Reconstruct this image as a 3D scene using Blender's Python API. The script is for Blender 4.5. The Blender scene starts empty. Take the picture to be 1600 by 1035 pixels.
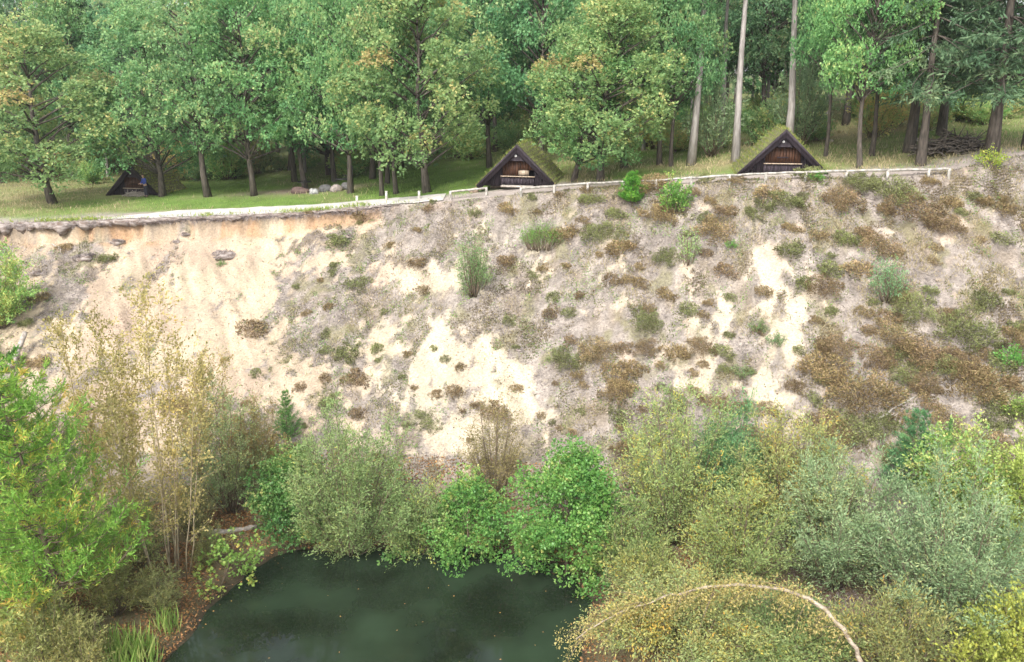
import bpy, math, random
import numpy as np
from math import radians, sin, cos, tan, pi, sqrt, atan2
from mathutils import Vector, Matrix

random.seed(7)
RNG = np.random.default_rng(11)
scn = bpy.context.scene
COL = scn.collection

# ------------------------------------------------------------------ camera, sky, sun, exposure
PITCH = radians(16.0); FPX = 1400.0; CAMZ = 20.0
cam_d = bpy.data.cameras.new('camera'); cam = bpy.data.objects.new('camera', cam_d); COL.objects.link(cam)
cam.location = (0, 0, CAMZ); cam.rotation_euler = (radians(90) - PITCH, 0, 0)
cam_d.sensor_width = 36.0; cam_d.lens = 36.0 * FPX / 1600.0; cam_d.clip_end = 4000; cam_d.clip_start = 0.1
scn.camera = cam

SUN_EL, SUN_AZ = radians(48), radians(200)      # azimuth clockwise from +Y: high behind the camera, slightly to its left
w = bpy.data.worlds.new('World'); scn.world = w; w.use_nodes = True
nt = w.node_tree; nt.nodes.clear()
sky = nt.nodes.new('ShaderNodeTexSky'); sky.sky_type = 'NISHITA'; sky.sun_disc = False
sky.sun_elevation = SUN_EL; sky.sun_rotation = SUN_AZ; sky.air_density = 1.0; sky.dust_density = 4.0; sky.ozone_density = 1.0
hs = nt.nodes.new('ShaderNodeHueSaturation'); hs.inputs['Saturation'].default_value = 0.40
bg = nt.nodes.new('ShaderNodeBackground'); bg.inputs['Strength'].default_value = 0.15
out = nt.nodes.new('ShaderNodeOutputWorld')
nt.links.new(sky.outputs[0], hs.inputs['Color']); nt.links.new(hs.outputs[0], bg.inputs['Color']); nt.links.new(bg.outputs[0], out.inputs[0])

sl = bpy.data.lights.new('sun', 'SUN'); sl.energy = 1.5; sl.angle = radians(14); sl.color = (1.0, 0.975, 0.94)
so = bpy.data.objects.new('sun', sl); COL.objects.link(so)
sd = Vector((sin(SUN_AZ) * cos(SUN_EL), cos(SUN_AZ) * cos(SUN_EL), sin(SUN_EL)))
so.rotation_euler = sd.to_track_quat('Z', 'Y').to_euler(); so.location = (0, 0, 60)
scn.view_settings.view_transform = 'Standard'; scn.view_settings.look = 'None'
scn.view_settings.exposure = 1.36; scn.view_settings.gamma = 1.0; scn.view_settings.use_curve_mapping = False
scn.cycles.max_bounces = 8; scn.cycles.diffuse_bounces = 5; scn.cycles.transmission_bounces = 5; scn.cycles.transparent_max_bounces = 4

# ------------------------------------------------------------------ noise, terrain
LAT = np.random.default_rng(3).random((12, 256, 256))
def vnoise(x, y, s=0):
    x = np.asarray(x, float); y = np.asarray(y, float)
    xi = np.floor(x).astype(int); yi = np.floor(y).astype(int); fx = x - xi; fy = y - yi
    fx = fx * fx * (3 - 2 * fx); fy = fy * fy * (3 - 2 * fy); L = LAT[s % 12]
    a = L[xi & 255, yi & 255]; b = L[(xi + 1) & 255, yi & 255]; c = L[xi & 255, (yi + 1) & 255]; d = L[(xi + 1) & 255, (yi + 1) & 255]
    return (a * (1 - fx) + b * fx) * (1 - fy) + (c * (1 - fx) + d * fx) * fy
def fbm(x, y, s=0, o=4, g=0.5):
    v = 0; a = 1; t = 0
    for i in range(o):
        v = v + a * vnoise(np.asarray(x) * 2 ** i + 17.3 * i, np.asarray(y) * 2 ** i + 9.1 * i, s + i); t += a; a *= g
    return v / t
def sstep(a, b, x):
    t = np.clip((x - a) / (b - a), 0, 1); return t * t * (3 - 2 * t)

SHORE = np.array([(-13.5, 18), (-12.6, 24), (-12.2, 27.2), (-11.8, 30.5), (-10.8, 33.5), (-9.6, 34.9), (-7, 35.4), (-3.5, 35.2), (0, 34.7), (2.2, 33.6),
                  (3.0, 31.2), (2.5, 28.5), (2.2, 26), (3.2, 20), (3.5, 10), (-3, 4), (-11, 6)], float)
def sdist(x, y):
    x = np.asarray(x, float); y = np.asarray(y, float); d = np.full(x.shape, 1e9); ins = np.zeros(x.shape, bool); n = len(SHORE)
    for i in range(n):
        ax, ay = SHORE[i]; bx, by = SHORE[(i + 1) % n]; ex, ey = bx - ax, by - ay
        t = np.clip(((x - ax) * ex + (y - ay) * ey) / (ex * ex + ey * ey), 0, 1)
        d = np.minimum(d, (x - ax - t * ex) ** 2 + (y - ay - t * ey) ** 2)
        c = ((ay > y) != (by > y)) & (x < (bx - ax) * (y - ay) / ((by - ay) if by != ay else 1e-9) + ax); ins ^= c
    d = np.sqrt(d); d = np.where(ins, -d, d); return d + 0.9 * (fbm(x * .55, y * .55, 9, 3) - .5) * (np.abs(d) < 3)
RX = [-80, -33.3, -20.8, -14.4, -8.1, -3.9, 0, 3.8, 7.4, 10.7, 13.7, 17, 20.2, 22.9, 27, 60]
RY = [60, 58, 58, 57.5, 56.5, 55, 54, 53, 52, 50.5, 48.5, 48, 47.5, 47.5, 48, 50]
RZ = [10.2, 10.6, 11.05, 11.33, 12.0, 12.54, 13.0, 13.5, 13.83, 14.2, 14.6, 14.66, 14.86, 15.1, 15.9, 17.5]
TX = [-80, -30, -20, -13, -10, -3, 1, 4, 8, 13, 20, 30, 60]
TY = [42, 40, 38, 37, 36, 36, 35.5, 34.5, 32.5, 30, 28, 27, 27]
def rimY(x): return np.interp(x, RX, RY) + 0.45 * (fbm(np.asarray(x) * 0.5, 3.0, 2, 3) - 0.5) + 0.25 * (vnoise(np.asarray(x) * 2.2, 1.0, 4) - 0.5)
def hgt(x, y):
    x = np.asarray(x, float); y = np.asarray(y, float)
    s = sdist(x, y)
    low = np.where(s < 0, np.maximum(-1.6, 0.55 * s), 0.25 * (1 - np.exp(-np.maximum(s, 0) / 0.5)) + 1.1 * (1 - np.exp(-np.maximum(s, 0) / 4.0)))
    low = low + np.where(s > 0, 1, 0.2) * 0.18 * (fbm(x * 0.7, y * 0.7, 1, 3) - 0.5)
    yr = rimY(x); zr = np.interp(x, RX, RZ); yt = np.interp(x, TX, TY)
    sc = np.interp(x, [-40, -32, -22, -16, -9, -5, 0, 30], [1.1, 1.2, 1.35, 1.2, 0.7, 0.15, 0.0, 0.0])
    t = np.clip((y - yt) / (yr - 0.22 - yt), 0, 1)
    prof = 0.86 * t + 0.14 * t * t
    z = low + (zr - sc - low) * prof
    up = sstep(0.0, 1.0, (y - (yr - 0.22)) / 0.22)
    z = z + sc * up
    on = sstep(0.0, 0.08, t) * (1 - sstep(0.93, 1.0, t))
    z = z + on * (0.55 * (fbm(x * 0.22, y * 0.09, 5, 3) - 0.5) + 0.34 * (fbm(x * 0.9 + y * 0.25, y * 0.35, 6, 3) - 0.5) + 0.16 * (fbm(x * 2.6, y * 2.2, 7, 2) - 0.5))
    z = z + on * sstep(-3, -9, x) * (0.42 * (np.abs(fbm(x * 0.75 + y * 0.42, y * 0.10, 10, 3) - 0.5) * 2 - .25) + 0.10 * (fbm(x * 3.1 + y * 1.4, y * .8, 3, 3) - .5))
    k = np.maximum(y - yr, 0)
    z = z + np.interp(x, [-30, -8, 0, 14, 30], [0.0, 0.01, 0.02, 0.03, 0.03]) * np.minimum(k, 40) * (1 - sstep(30, 60, k) * 0.0)
    z = z + sstep(0.5, 6, k) * 0.25 * (fbm(x * 0.13, y * 0.13, 8, 3) - 0.5)
    return z
SP, CP = sin(PITCH), cos(PITCH)
def ray(px, py):
    u = (px - 800) / FPX; v = (517.5 - py) / FPX
    return np.array([u, CP + v * SP, -SP + v * CP])
TT = np.concatenate([np.arange(22, 75, 0.15), np.arange(75, 170, 0.5)])
def at(px, py):
    d = ray(px, py); P = d[None, :] * TT[:, None]; P[:, 2] += CAMZ
    df = P[:, 2] - hgt(P[:, 0], P[:, 1]); i = np.argmax(df < 0)
    if df[i] >= 0: i = len(TT) - 1
    a = df[i - 1] / (df[i - 1] - df[i] + 1e-9) if i > 0 else 0
    t = TT[i - 1] + a * (TT[i] - TT[i - 1]); p = d * t
    return np.array([p[0], p[1], float(hgt(np.array([p[0]]), np.array([p[1]]))[0])])
def proj(x, y, z):
    dz = z - CAMZ; dep = y * CP - dz * SP; upv = y * SP + dz * CP
    return 800 + FPX * x / dep, 517.5 - FPX * upv / dep
def G(x, y): return float(hgt(np.array([x]), np.array([y]))[0])

# ------------------------------------------------------------------ thin damp air
hz = bpy.data.meshes.new('haze'); hz.from_pydata([(a, b_, c) for a in (-1520, 1520) for b_ in (-1520, 2560) for c in (-3.0, 62.0)], [], [(0, 1, 3, 2), (4, 6, 7, 5), (0, 4, 5, 1), (2, 3, 7, 6), (0, 2, 6, 4), (1, 5, 7, 3)])
hzo = bpy.data.objects.new('haze', hz); COL.objects.link(hzo); hzo['kind'] = 'stuff'; hzo['label'] = 'thin pale haze in the air over the bank and the wood'
hm = bpy.data.materials.new('haze'); hm.use_nodes = True; hm.node_tree.nodes.clear(); ho = hm.node_tree.nodes.new('ShaderNodeOutputMaterial'); hv = hm.node_tree.nodes.new('ShaderNodeVolumePrincipled')
hv.inputs['Density'].default_value = 0.0002; hv.inputs['Color'].default_value = (0.93, 0.96, 1.0, 1); hm.node_tree.links.new(hv.outputs[0], ho.inputs['Volume']); hz.materials.append(hm)

# ------------------------------------------------------------------ object helpers
def tag(o, label=None, cat=None, group=None, kind=None):
    if label: o['label'] = label
    if cat: o['category'] = cat
    if group: o['group'] = group
    if kind: o['kind'] = kind
    return o
def empty(name, loc=(0, 0, 0), rz=0):
    o = bpy.data.objects.new(name, None); COL.objects.link(o); o.location = loc; o.rotation_euler = (0, 0, rz)
    o.empty_display_size = 0.2; return o
def mesh_np(name, V, Fs, t=None, col=None, alpha=None, smooth=False, mat=None):
    V = np.ascontiguousarray(V, dtype=np.float32); Fs = np.ascontiguousarray(Fs, dtype=np.int32); k = Fs.shape[1]
    me = bpy.data.meshes.new(name); me.vertices.add(len(V)); me.vertices.foreach_set('co', V.ravel())
    me.loops.add(Fs.size); me.loops.foreach_set('vertex_index', Fs.ravel())
    me.polygons.add(len(Fs)); me.polygons.foreach_set('loop_start', np.arange(0, Fs.size, k, dtype=np.int32))
    if smooth: me.polygons.foreach_set('use_smooth', np.ones(len(Fs), bool))
    me.update(calc_edges=True)
    if t is not None:
        a = me.attributes.new('t', 'FLOAT', 'FACE'); a.data.foreach_set('value', np.asarray(t, np.float32))
    if col is not None:
        c4 = np.ones((len(V), 4), np.float32); c4[:, :3] = col; c4[:, 3] = 1 if alpha is None else alpha
        a = me.attributes.new('Col', 'FLOAT_COLOR', 'POINT'); a.data.foreach_set('color', c4.ravel())
    if mat: me.materials.append(mat)
    return me
def link(name, me, parent=None, loc=None):
    o = bpy.data.objects.new(name, me); COL.objects.link(o)
    if parent: o.parent = parent
    if loc is not None: o.location = loc
    return o
class MB:
    """collects quads"""
    def __init__(s): s.V = []; s.F = []; s.n = 0
    def add(s, V, F):
        V = np.asarray(V, float); F = np.asarray(F, int); s.V.append(V); s.F.append(F + s.n); s.n += len(V)
    def box(s, c, d, R=None):
        c = np.array(c, float); h = np.array(d, float) / 2
        v = np.array([(i, j, k) for i in (-1, 1) for j in (-1, 1) for k in (-1, 1)], float) * h
        if R is not None: v = v @ np.array(R).T
        s.add(v + c, [(0, 1, 3, 2), (4, 6, 7, 5), (0, 4, 5, 1), (2, 3, 7, 6), (0, 2, 6, 4), (1, 5, 7, 3)])
    def prism(s, poly, y0, y1):
        """polygon in x,z extruded along y; quads + fan as degenerate quads"""
        n = len(poly); a = [(p[0], y0, p[1]) for p in poly] + [(p[0], y1, p[1]) for p in poly]
        F = [(i, (i + 1) % n, n + (i + 1) % n, n + i) for i in range(n)]
        if n == 4: F += [(3, 2, 1, 0), (4, 5, 6, 7)]
        s.add(a, F)
        if n != 4:
            for off in (0, n):
                vs = [a[off + i] for i in range(n)]; c = np.mean(vs, axis=0)
                for i in range(n):
                    j = (i + 1) % n; m = (np.array(vs[i]) + np.array(vs[j])) / 2
                    s.add([vs[i], m, vs[j], c], [(0, 1, 2, 3)] if off == 0 else [(3, 2, 1, 0)])
    def tube(s, pts, rad, sides=6, cap=True):
        V, F = tube(pts, rad, sides, cap); s.add(V, F)
    def build(s, name, mat, parent=None, smooth=False, bevel=0.0, loc=None):
        me = mesh_np(name, np.concatenate(s.V), np.concatenate(s.F), mat=mat, smooth=smooth); o = link(name, me, parent, loc)
        if bevel:
            b = o.modifiers.new('bevel', 'BEVEL'); b.width = bevel; b.segments = 1; b.limit_method = 'ANGLE'
        return o
def tube(pts, rad, sides=6, cap=False):
    pts = np.asarray(pts, float); n = len(pts); rad = np.broadcast_to(np.asarray(rad, float), (n,))
    T = np.gradient(pts, axis=0); T /= np.linalg.norm(T, axis=1)[:, None] + 1e-9
    ref = np.array([0, 0, 1.0]) if abs(T[0, 2]) < 0.8 else np.array([1.0, 0, 0])
    A = np.cross(T, ref); A /= np.linalg.norm(A, axis=1)[:, None] + 1e-9; B = np.cross(T, A)
    an = np.linspace(0, 2 * pi, sides, endpoint=False)
    V = pts[:, None, :] + rad[:, None, None] * (np.cos(an)[None, :, None] * A[:, None, :] + np.sin(an)[None, :, None] * B[:, None, :])
    V = V.reshape(-1, 3); i = np.arange(n - 1)[:, None] * sides; j = np.arange(sides)[None, :]; j2 = (j + 1) % sides
    F = np.stack([i + j, i + j2, i + sides + j2, i + sides + j], -1).reshape(-1, 4)
    if cap:
        c0 = len(V); V = np.vstack([V, pts[0], pts[-1]]); e = []
        for q in range(0, sides, 2):
            e.append((c0, (q + 2) % sides, q + 1, q)); b = (n - 1) * sides; e.append((c0 + 1, b + q, b + q + 1, b + (q + 2) % sides))
        F = np.vstack([F, np.array(e)])
    return V, F
def unit(v): return v / (np.linalg.norm(v, axis=-1, keepdims=True) + 1e-9)
def rdir(n, rng): return unit(rng.normal(size=(n, 3)))
def leaves(P, D, S, asp, rng):
    """one diamond-shaped leaf per point, growing from P along D"""
    n = len(P); D = unit(D); W = unit(np.cross(D, rdir(n, rng))); S = np.broadcast_to(S, (n,))[:, None]
    N = np.cross(D, W) * S * 0.08
    V = np.stack([P, P + D * S * 0.45 + W * S * asp * 0.5 + N, P + D * S, P + D * S * 0.45 - W * S * asp * 0.5 + N], 1).reshape(-1, 3)
    return V, np.arange(4 * n).reshape(n, 4)
def copy_tree(root, parent=None):
    c = root.copy(); COL.objects.link(c); c.parent = parent
    for ch in list(root.children): copy_tree(ch, c)
    return c

# ------------------------------------------------------------------ materials
def new_mat(name):
    m = bpy.data.materials.new(name); m.use_nodes = True; n = m.node_tree; n.nodes.clear()
    return m, n, n.nodes.new('ShaderNodeOutputMaterial')
def leaf_mat(name, stops, trans=0.35, rough=0.6, spec=0.25):
    m, n, o = new_mat(name); N = n.nodes; L = n.links
    a = N.new('ShaderNodeAttribute'); a.attribute_name = 't'
    r = N.new('ShaderNodeValToRGB'); e = r.color_ramp.elements
    for i, (p, c) in enumerate(stops):
        el = e[i] if i < 2 else e.new(p)
        el.position = p; el.color = (*c, 1)
    oi = N.new('ShaderNodeObjectInfo'); mx = N.new('ShaderNodeMix'); mx.data_type = 'RGBA'; mx.blend_type = 'MULTIPLY'; mx.inputs[0].default_value = 1
    L.new(a.outputs['Fac'], r.inputs[0]); L.new(r.outputs[0], mx.inputs[6]); L.new(oi.outputs['Color'], mx.inputs[7])
    p = N.new('ShaderNodeBsdfPrincipled'); p.inputs['Roughness'].default_value = rough; p.inputs['Specular IOR Level'].default_value = spec
    tr = N.new('ShaderNodeBsdfTranslucent'); ms = N.new('ShaderNodeMixShader'); ms.inputs[0].default_value = trans
    L.new(mx.outputs[2], p.inputs['Base Color']); L.new(mx.outputs[2], tr.inputs['Color'])
    L.new(p.outputs[0], ms.inputs[1]); L.new(tr.outputs[0], ms.inputs[2]); L.new(ms.outputs[0], o.inputs[0])
    return m
def noise_mat(name, c1, c2, scale=(6, 6, 6), rough=0.85, bump=0.3, det=6, c3=None, contrast=(0.35, 0.65)):
    m, n, o = new_mat(name); N = n.nodes; L = n.links
    tc = N.new('ShaderNodeTexCoord'); mp = N.new('ShaderNodeMapping'); mp.inputs['Scale'].default_value = scale
    nz = N.new('ShaderNodeTexNoise'); nz.inputs['Scale'].default_value = 1; nz.inputs['Detail'].default_value = det
    r = N.new('ShaderNodeValToRGB'); e = r.color_ramp.elements
    e[0].position, e[1].position = contrast; e[0].color = (*c1, 1); e[1].color = (*c2, 1)
    if c3: q = e.new((contrast[1] + 1) / 2); q.color = (*c3, 1)
    p = N.new('ShaderNodeBsdfPrincipled'); p.inputs['Roughness'].default_value = rough; p.inputs['Specular IOR Level'].default_value = 0.25
    b = N.new('ShaderNodeBump'); b.inputs['Strength'].default_value = bump; b.inputs['Distance'].default_value = 0.02
    L.new(tc.outputs['Object'], mp.inputs[0]); L.new(mp.outputs[0], nz.inputs['Vector']); L.new(nz.outputs[0], r.inputs[0])
    L.new(r.outputs[0], p.inputs['Base Color']); L.new(nz.outputs[0], b.inputs['Height']); L.new(b.outputs[0], p.inputs['Normal']); L.new(p.outputs[0], o.inputs[0])
    return m
def ground_mat(name):
    m, n, o = new_mat(name); N = n.nodes; L = n.links
    a = N.new('ShaderNodeAttribute'); a.attribute_name = 'Col'
    tc = N.new('ShaderNodeTexCoord')
    n1 = N.new('ShaderNodeTexNoise'); n1.inputs['Scale'].default_value = 9; n1.inputs['Detail'].default_value = 8; n1.inputs['Roughness'].default_value = 0.7
    mr = N.new('ShaderNodeMapRange'); mr.inputs[1].default_value = 0.3; mr.inputs[2].default_value = 0.7; mr.inputs[3].default_value = 0.62; mr.inputs[4].default_value = 1.3
    mx = N.new('ShaderNodeMix'); mx.data_type = 'RGBA'; mx.blend_type = 'MULTIPLY'; mx.inputs[0].default_value = 1
    p = N.new('ShaderNodeBsdfPrincipled'); p.inputs['Roughness'].default_value = 0.95; p.inputs['Specular IOR Level'].default_value = 0.1
    b = N.new('ShaderNodeBump'); b.inputs['Strength'].default_value = 0.6; b.inputs['Distance'].default_value = 0.06
    L.new(tc.outputs['Object'], n1.inputs['Vector']); L.new(n1.outputs[0], mr.inputs[0]); L.new(a.outputs['Color'], mx.inputs[6]); L.new(mr.outputs[0], mx.inputs[7])
    # dark debris specks, thickest where dead heather litter lies
    n2 = N.new('ShaderNodeTexNoise'); n2.inputs['Scale'].default_value = 6.5; n2.inputs['Detail'].default_value = 9; n2.inputs['Roughness'].default_value = 0.78; L.new(tc.outputs['Object'], n2.inputs['Vector'])
    r2 = N.new('ShaderNodeMapRange'); r2.inputs[1].default_value = 0.50; r2.inputs[2].default_value = 0.60; L.new(n2.outputs[0], r2.inputs[0])
    f2 = N.new('ShaderNodeMapRange'); f2.inputs[3].default_value = 0.10; f2.inputs[4].default_value = 0.55; L.new(a.outputs['Alpha'], f2.inputs[0])
    mu = N.new('ShaderNodeMath'); mu.operation = 'MULTIPLY'; L.new(r2.outputs[0], mu.inputs[0]); L.new(f2.outputs[0], mu.inputs[1])
    dk = N.new('ShaderNodeMix'); dk.data_type = 'RGBA'; dk.inputs[7].default_value = (0.085, 0.068, 0.055, 1); L.new(mu.outputs[0], dk.inputs[0]); L.new(mx.outputs[2], dk.inputs[6])
    L.new(dk.outputs[2], p.inputs['Base Color']); L.new(n1.outputs[0], b.inputs['Height']); L.new(b.outputs[0], p.inputs['Normal']); L.new(p.outputs[0], o.inputs[0])
    return m
def plain(name, c, rough=0.6, metal=0.0):
    m, n, o = new_mat(name); p = n.nodes.new('ShaderNodeBsdfPrincipled')
    nz = n.nodes.new('ShaderNodeTexNoise'); nz.inputs['Scale'].default_value = 14; nz.inputs['Detail'].default_value = 4
    r = n.nodes.new('ShaderNodeValToRGB'); r.color_ramp.elements[0].color = (*[q * 0.75 for q in c], 1); r.color_ramp.elements[1].color = (*[min(1, q * 1.2) for q in c], 1)
    n.links.new(nz.outputs[0], r.inputs[0]); n.links.new(r.outputs[0], p.inputs['Base Color'])
    p.inputs['Roughness'].default_value = rough; p.inputs['Metallic'].default_value = metal
    n.links.new(p.outputs[0], o.inputs[0]); return m

M = {}
M['oak'] = leaf_mat('oak_leaf', [(0.0, (0.114, 0.251, 0.112)), (0.45, (0.198, 0.355, 0.152)), (0.72, (0.319, 0.459, 0.202)), (0.88, (0.518, 0.529, 0.241)), (1.0, (0.345, 0.335, 0.165))], trans=0.46)
M['spruce'] = leaf_mat('spruce_needle', [(0.0, (0.055, 0.120, 0.060)), (0.6, (0.105, 0.185, 0.092)), (1.0, (0.20, 0.275, 0.135))], trans=0.35)
M['pine'] = leaf_mat('pine_needle', [(0.0, (0.125, 0.251, 0.043)), (0.55, (0.235, 0.395, 0.065)), (0.8, (0.408, 0.474, 0.086)), (0.92, (0.620, 0.501, 0.086)), (1.0, (0.620, 0.382, 0.086))], trans=0.4)
M['alder'] = leaf_mat('alder_leaf', [(0.0, (0.087, 0.250, 0.052)), (0.5, (0.152, 0.362, 0.069)), (0.85, (0.275, 0.450, 0.103)), (1.0, (0.435, 0.500, 0.127))], rough=0.45, spec=0.4, trans=0.4)
M['willow'] = leaf_mat('willow_leaf', [(0.0, (0.194, 0.280, 0.148)), (0.5, (0.349, 0.431, 0.243)), (0.8, (0.506, 0.509, 0.251)), (0.93, (0.620, 0.531, 0.148)), (1.0, (0.620, 0.394, 0.118))], trans=0.42)
M['birch'] = leaf_mat('birch_leaf', [(0.0, (0.280, 0.269, 0.100)), (0.5, (0.482, 0.409, 0.160)), (0.8, (0.582, 0.470, 0.170)), (1.0, (0.620, 0.437, 0.100))], trans=0.42)
M['heather'] = leaf_mat('heather_sprig', [(0.0, (0.108, 0.089, 0.052)), (0.5, (0.231, 0.178, 0.105)), (0.8, (0.290, 0.267, 0.130)), (1.0, (0.387, 0.297, 0.196))], trans=0.3)
M['twig'] = leaf_mat('dead_twig', [(0.0, (0.10, 0.082, 0.078)), (0.6, (0.25, 0.215, 0.208)), (1.0, (0.38, 0.33, 0.30))], trans=0.1)
M['straw'] = leaf_mat('dry_grass_blade', [(0.0, (0.26, 0.22, 0.12)), (0.6, (0.40, 0.34, 0.19)), (1.0, (0.50, 0.41, 0.25))], trans=0.3)
M['grass'] = leaf_mat('grass_blade', [(0.0, (0.110, 0.220, 0.039)), (0.6, (0.198, 0.330, 0.066)), (1.0, (0.330, 0.363, 0.121))], trans=0.35)
M['litter'] = leaf_mat('fallen_leaf', [(0.0, (0.14, 0.07, 0.035)), (0.6, (0.29, 0.15, 0.065)), (1.0, (0.42, 0.24, 0.08))], trans=0.1)
M['bark'] = noise_mat('oak_bark', (0.05, 0.042, 0.035), (0.13, 0.11, 0.09), (9, 9, 2), bump=0.8)
M['bark_pine'] = noise_mat('pine_bark', (0.20, 0.18, 0.165), (0.36, 0.335, 0.31), (7, 7, 1.6), bump=0.8)
M['bark_twig'] = noise_mat('shrub_bark', (0.10, 0.075, 0.05), (0.22, 0.17, 0.12), (12, 12, 3))
M['bark_straw'] = noise_mat('straw_bark', (0.24, 0.19, 0.12), (0.46, 0.38, 0.25), (8, 8, 3))
M['bark_birch'] = noise_mat('birch_bark', (0.17, 0.135, 0.10), (0.40, 0.34, 0.26), (5, 5, 12), bump=0.3)
M['dark_wood'] = noise_mat('tarred_board', (0.016, 0.012, 0.015), (0.045, 0.034, 0.042), (14, 14, 1.5), rough=0.7, c3=(0.10, 0.085, 0.095))
M['brown_wood'] = noise_mat('brown_board', (0.045, 0.022, 0.014), (0.105, 0.050, 0.028), (16, 16, 1.2), rough=0.65)
M['pale_wood'] = noise_mat('pale_board', (0.26, 0.20, 0.14), (0.42, 0.34, 0.26), (14, 14, 1.5))
M['rail_wood'] = noise_mat('weathered_rail', (0.20, 0.185, 0.16), (0.42, 0.395, 0.355), (5, 5, 5), bump=0.3)
M['post_wood'] = noise_mat('pale_post', (0.40, 0.38, 0.34), (0.62, 0.60, 0.55), (5, 5, 5), bump=0.3)
M['grey_wood'] = noise_mat('grey_driftwood', (0.22, 0.19, 0.16), (0.42, 0.38, 0.33), (5, 5, 12))
M['stone'] = noise_mat('granite', (0.18, 0.16, 0.15), (0.38, 0.35, 0.32), (5, 5, 5), bump=0.4)
M['sod'] = noise_mat('sod', (0.085, 0.085, 0.04), (0.19, 0.19, 0.085), (6, 6, 6), bump=0.8)
M['soil'] = noise_mat('root_mat', (0.13, 0.095, 0.075), (0.30, 0.262, 0.24), (2.2, 4, 9), bump=1.0, det=10, contrast=(.38, .6))
M['black'] = plain('black_iron', (0.02, 0.02, 0.02), 0.5)
M['white'] = plain('white_enamel', (0.75, 0.75, 0.73), 0.4)
M['ground'] = ground_mat('ground_surface')

# ------------------------------------------------------------------ ground
def tab(rows, pys, px, py):
    R = np.array(rows, float); pxs = np.arange(0, 1601, 100)
    fx = np.clip(px / 100.0, 0, 15.999); ix = fx.astype(int); fx = fx - ix
    fy = np.clip(np.interp(py, pys, np.arange(len(pys))), 0, len(pys) - 1.001); iy = fy.astype(int); fy = fy - iy
    return (R[iy, ix] * (1 - fx) + R[iy, ix + 1] * fx) * (1 - fy) + (R[iy + 1, ix] * (1 - fx) + R[iy + 1, ix + 1] * fx) * fy
PYS = [300, 350, 400, 450, 500, 550, 600, 650, 700, 760]
COV = [[.7, .6, .5, .4, .4, .4, .6, .8, .9, .9, .9, .9, .9, .9, .9, .9, .9],
       [.6, .4, .25, .2, .2, .25, .5, .8, .75, .9, .9, .9, .85, .9, .9, .95, .95],
       [.6, .3, .2, .1, .1, .35, .5, .5, .5, .85, .85, .75, .5, .8, .95, .95, .95],
       [.5, .5, .1, .05, .05, .7, .4, .3, .5, .7, .75, .7, .35, .8, .9, .95, .95],
       [.5, .5, .15, .05, .15, .7, .45, .3, .5, .65, .75, .6, .3, .7, .9, .9, .9],
       [.5, .3, .2, .05, .25, .5, .4, .1, .25, .65, .7, .55, .35, .6, .9, .85, .85],
       [.6, .3, .3, .1, .4, .4, .3, .15, .12, .6, .6, .5, .35, .5, .8, .75, .8],
       [.7, .5, .5, .5, .5, .4, .3, .25, .2, .6, .6, .5, .4, .6, .75, .75, .8],
       [.8, .8, .7, .7, .7, .6, .4, .3, .4, .7, .7, .7, .7, .7, .75, .55, .65],
       [.9, .9, .9, .9, .9, .8, .6, .5, .6, .8, .8, .8, .8, .8, .8, .8, .8]]
PINK = [[.4, .4, .4, .4, .3, .3, .4, .5, .5, .6, .6, .6, .6, .7, .8, .8, .8],
        [.3, .2, .2, .5, .5, .3, .5, .5, .4, .4, .5, .5, .5, .7, .8, .8, .8],
        [.3, .2, .1, .7, .55, .3, .6, .3, .2, .4, .4, .4, .4, .6, .8, .8, .8],
        [.3, .2, .3, .6, .3, .4, .5, .2, .2, .3, .3, .3, .3, .5, .8, .8, .8],
        [.3, .3, .5, .5, .2, .5, .5, .1, .1, .3, .3, .3, .3, .5, .7, .7, .7],
        [.3, .4, .5, .3, .2, .5, .4, .1, .1, .3, .3, .3, .3, .5, .6, .6, .6],
        [.4, .4, .5, .3, .3, .5, .3, .1, .1, .3, .3, .3, .3, .5, .6, .6, .6],
        [.4, .4, .5, .4, .4, .5, .3, .2, .2, .3, .3, .3, .4, .5, .5, .5, .5],
        [.4, .4, .5, .4, .4, .5, .3, .2, .3, .4, .4, .4, .4, .5, .5, .5, .5],
        [.4, .4, .5, .4, .4, .5, .3, .2, .3, .4, .4, .4, .4, .5, .5, .5, .5]]
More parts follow.
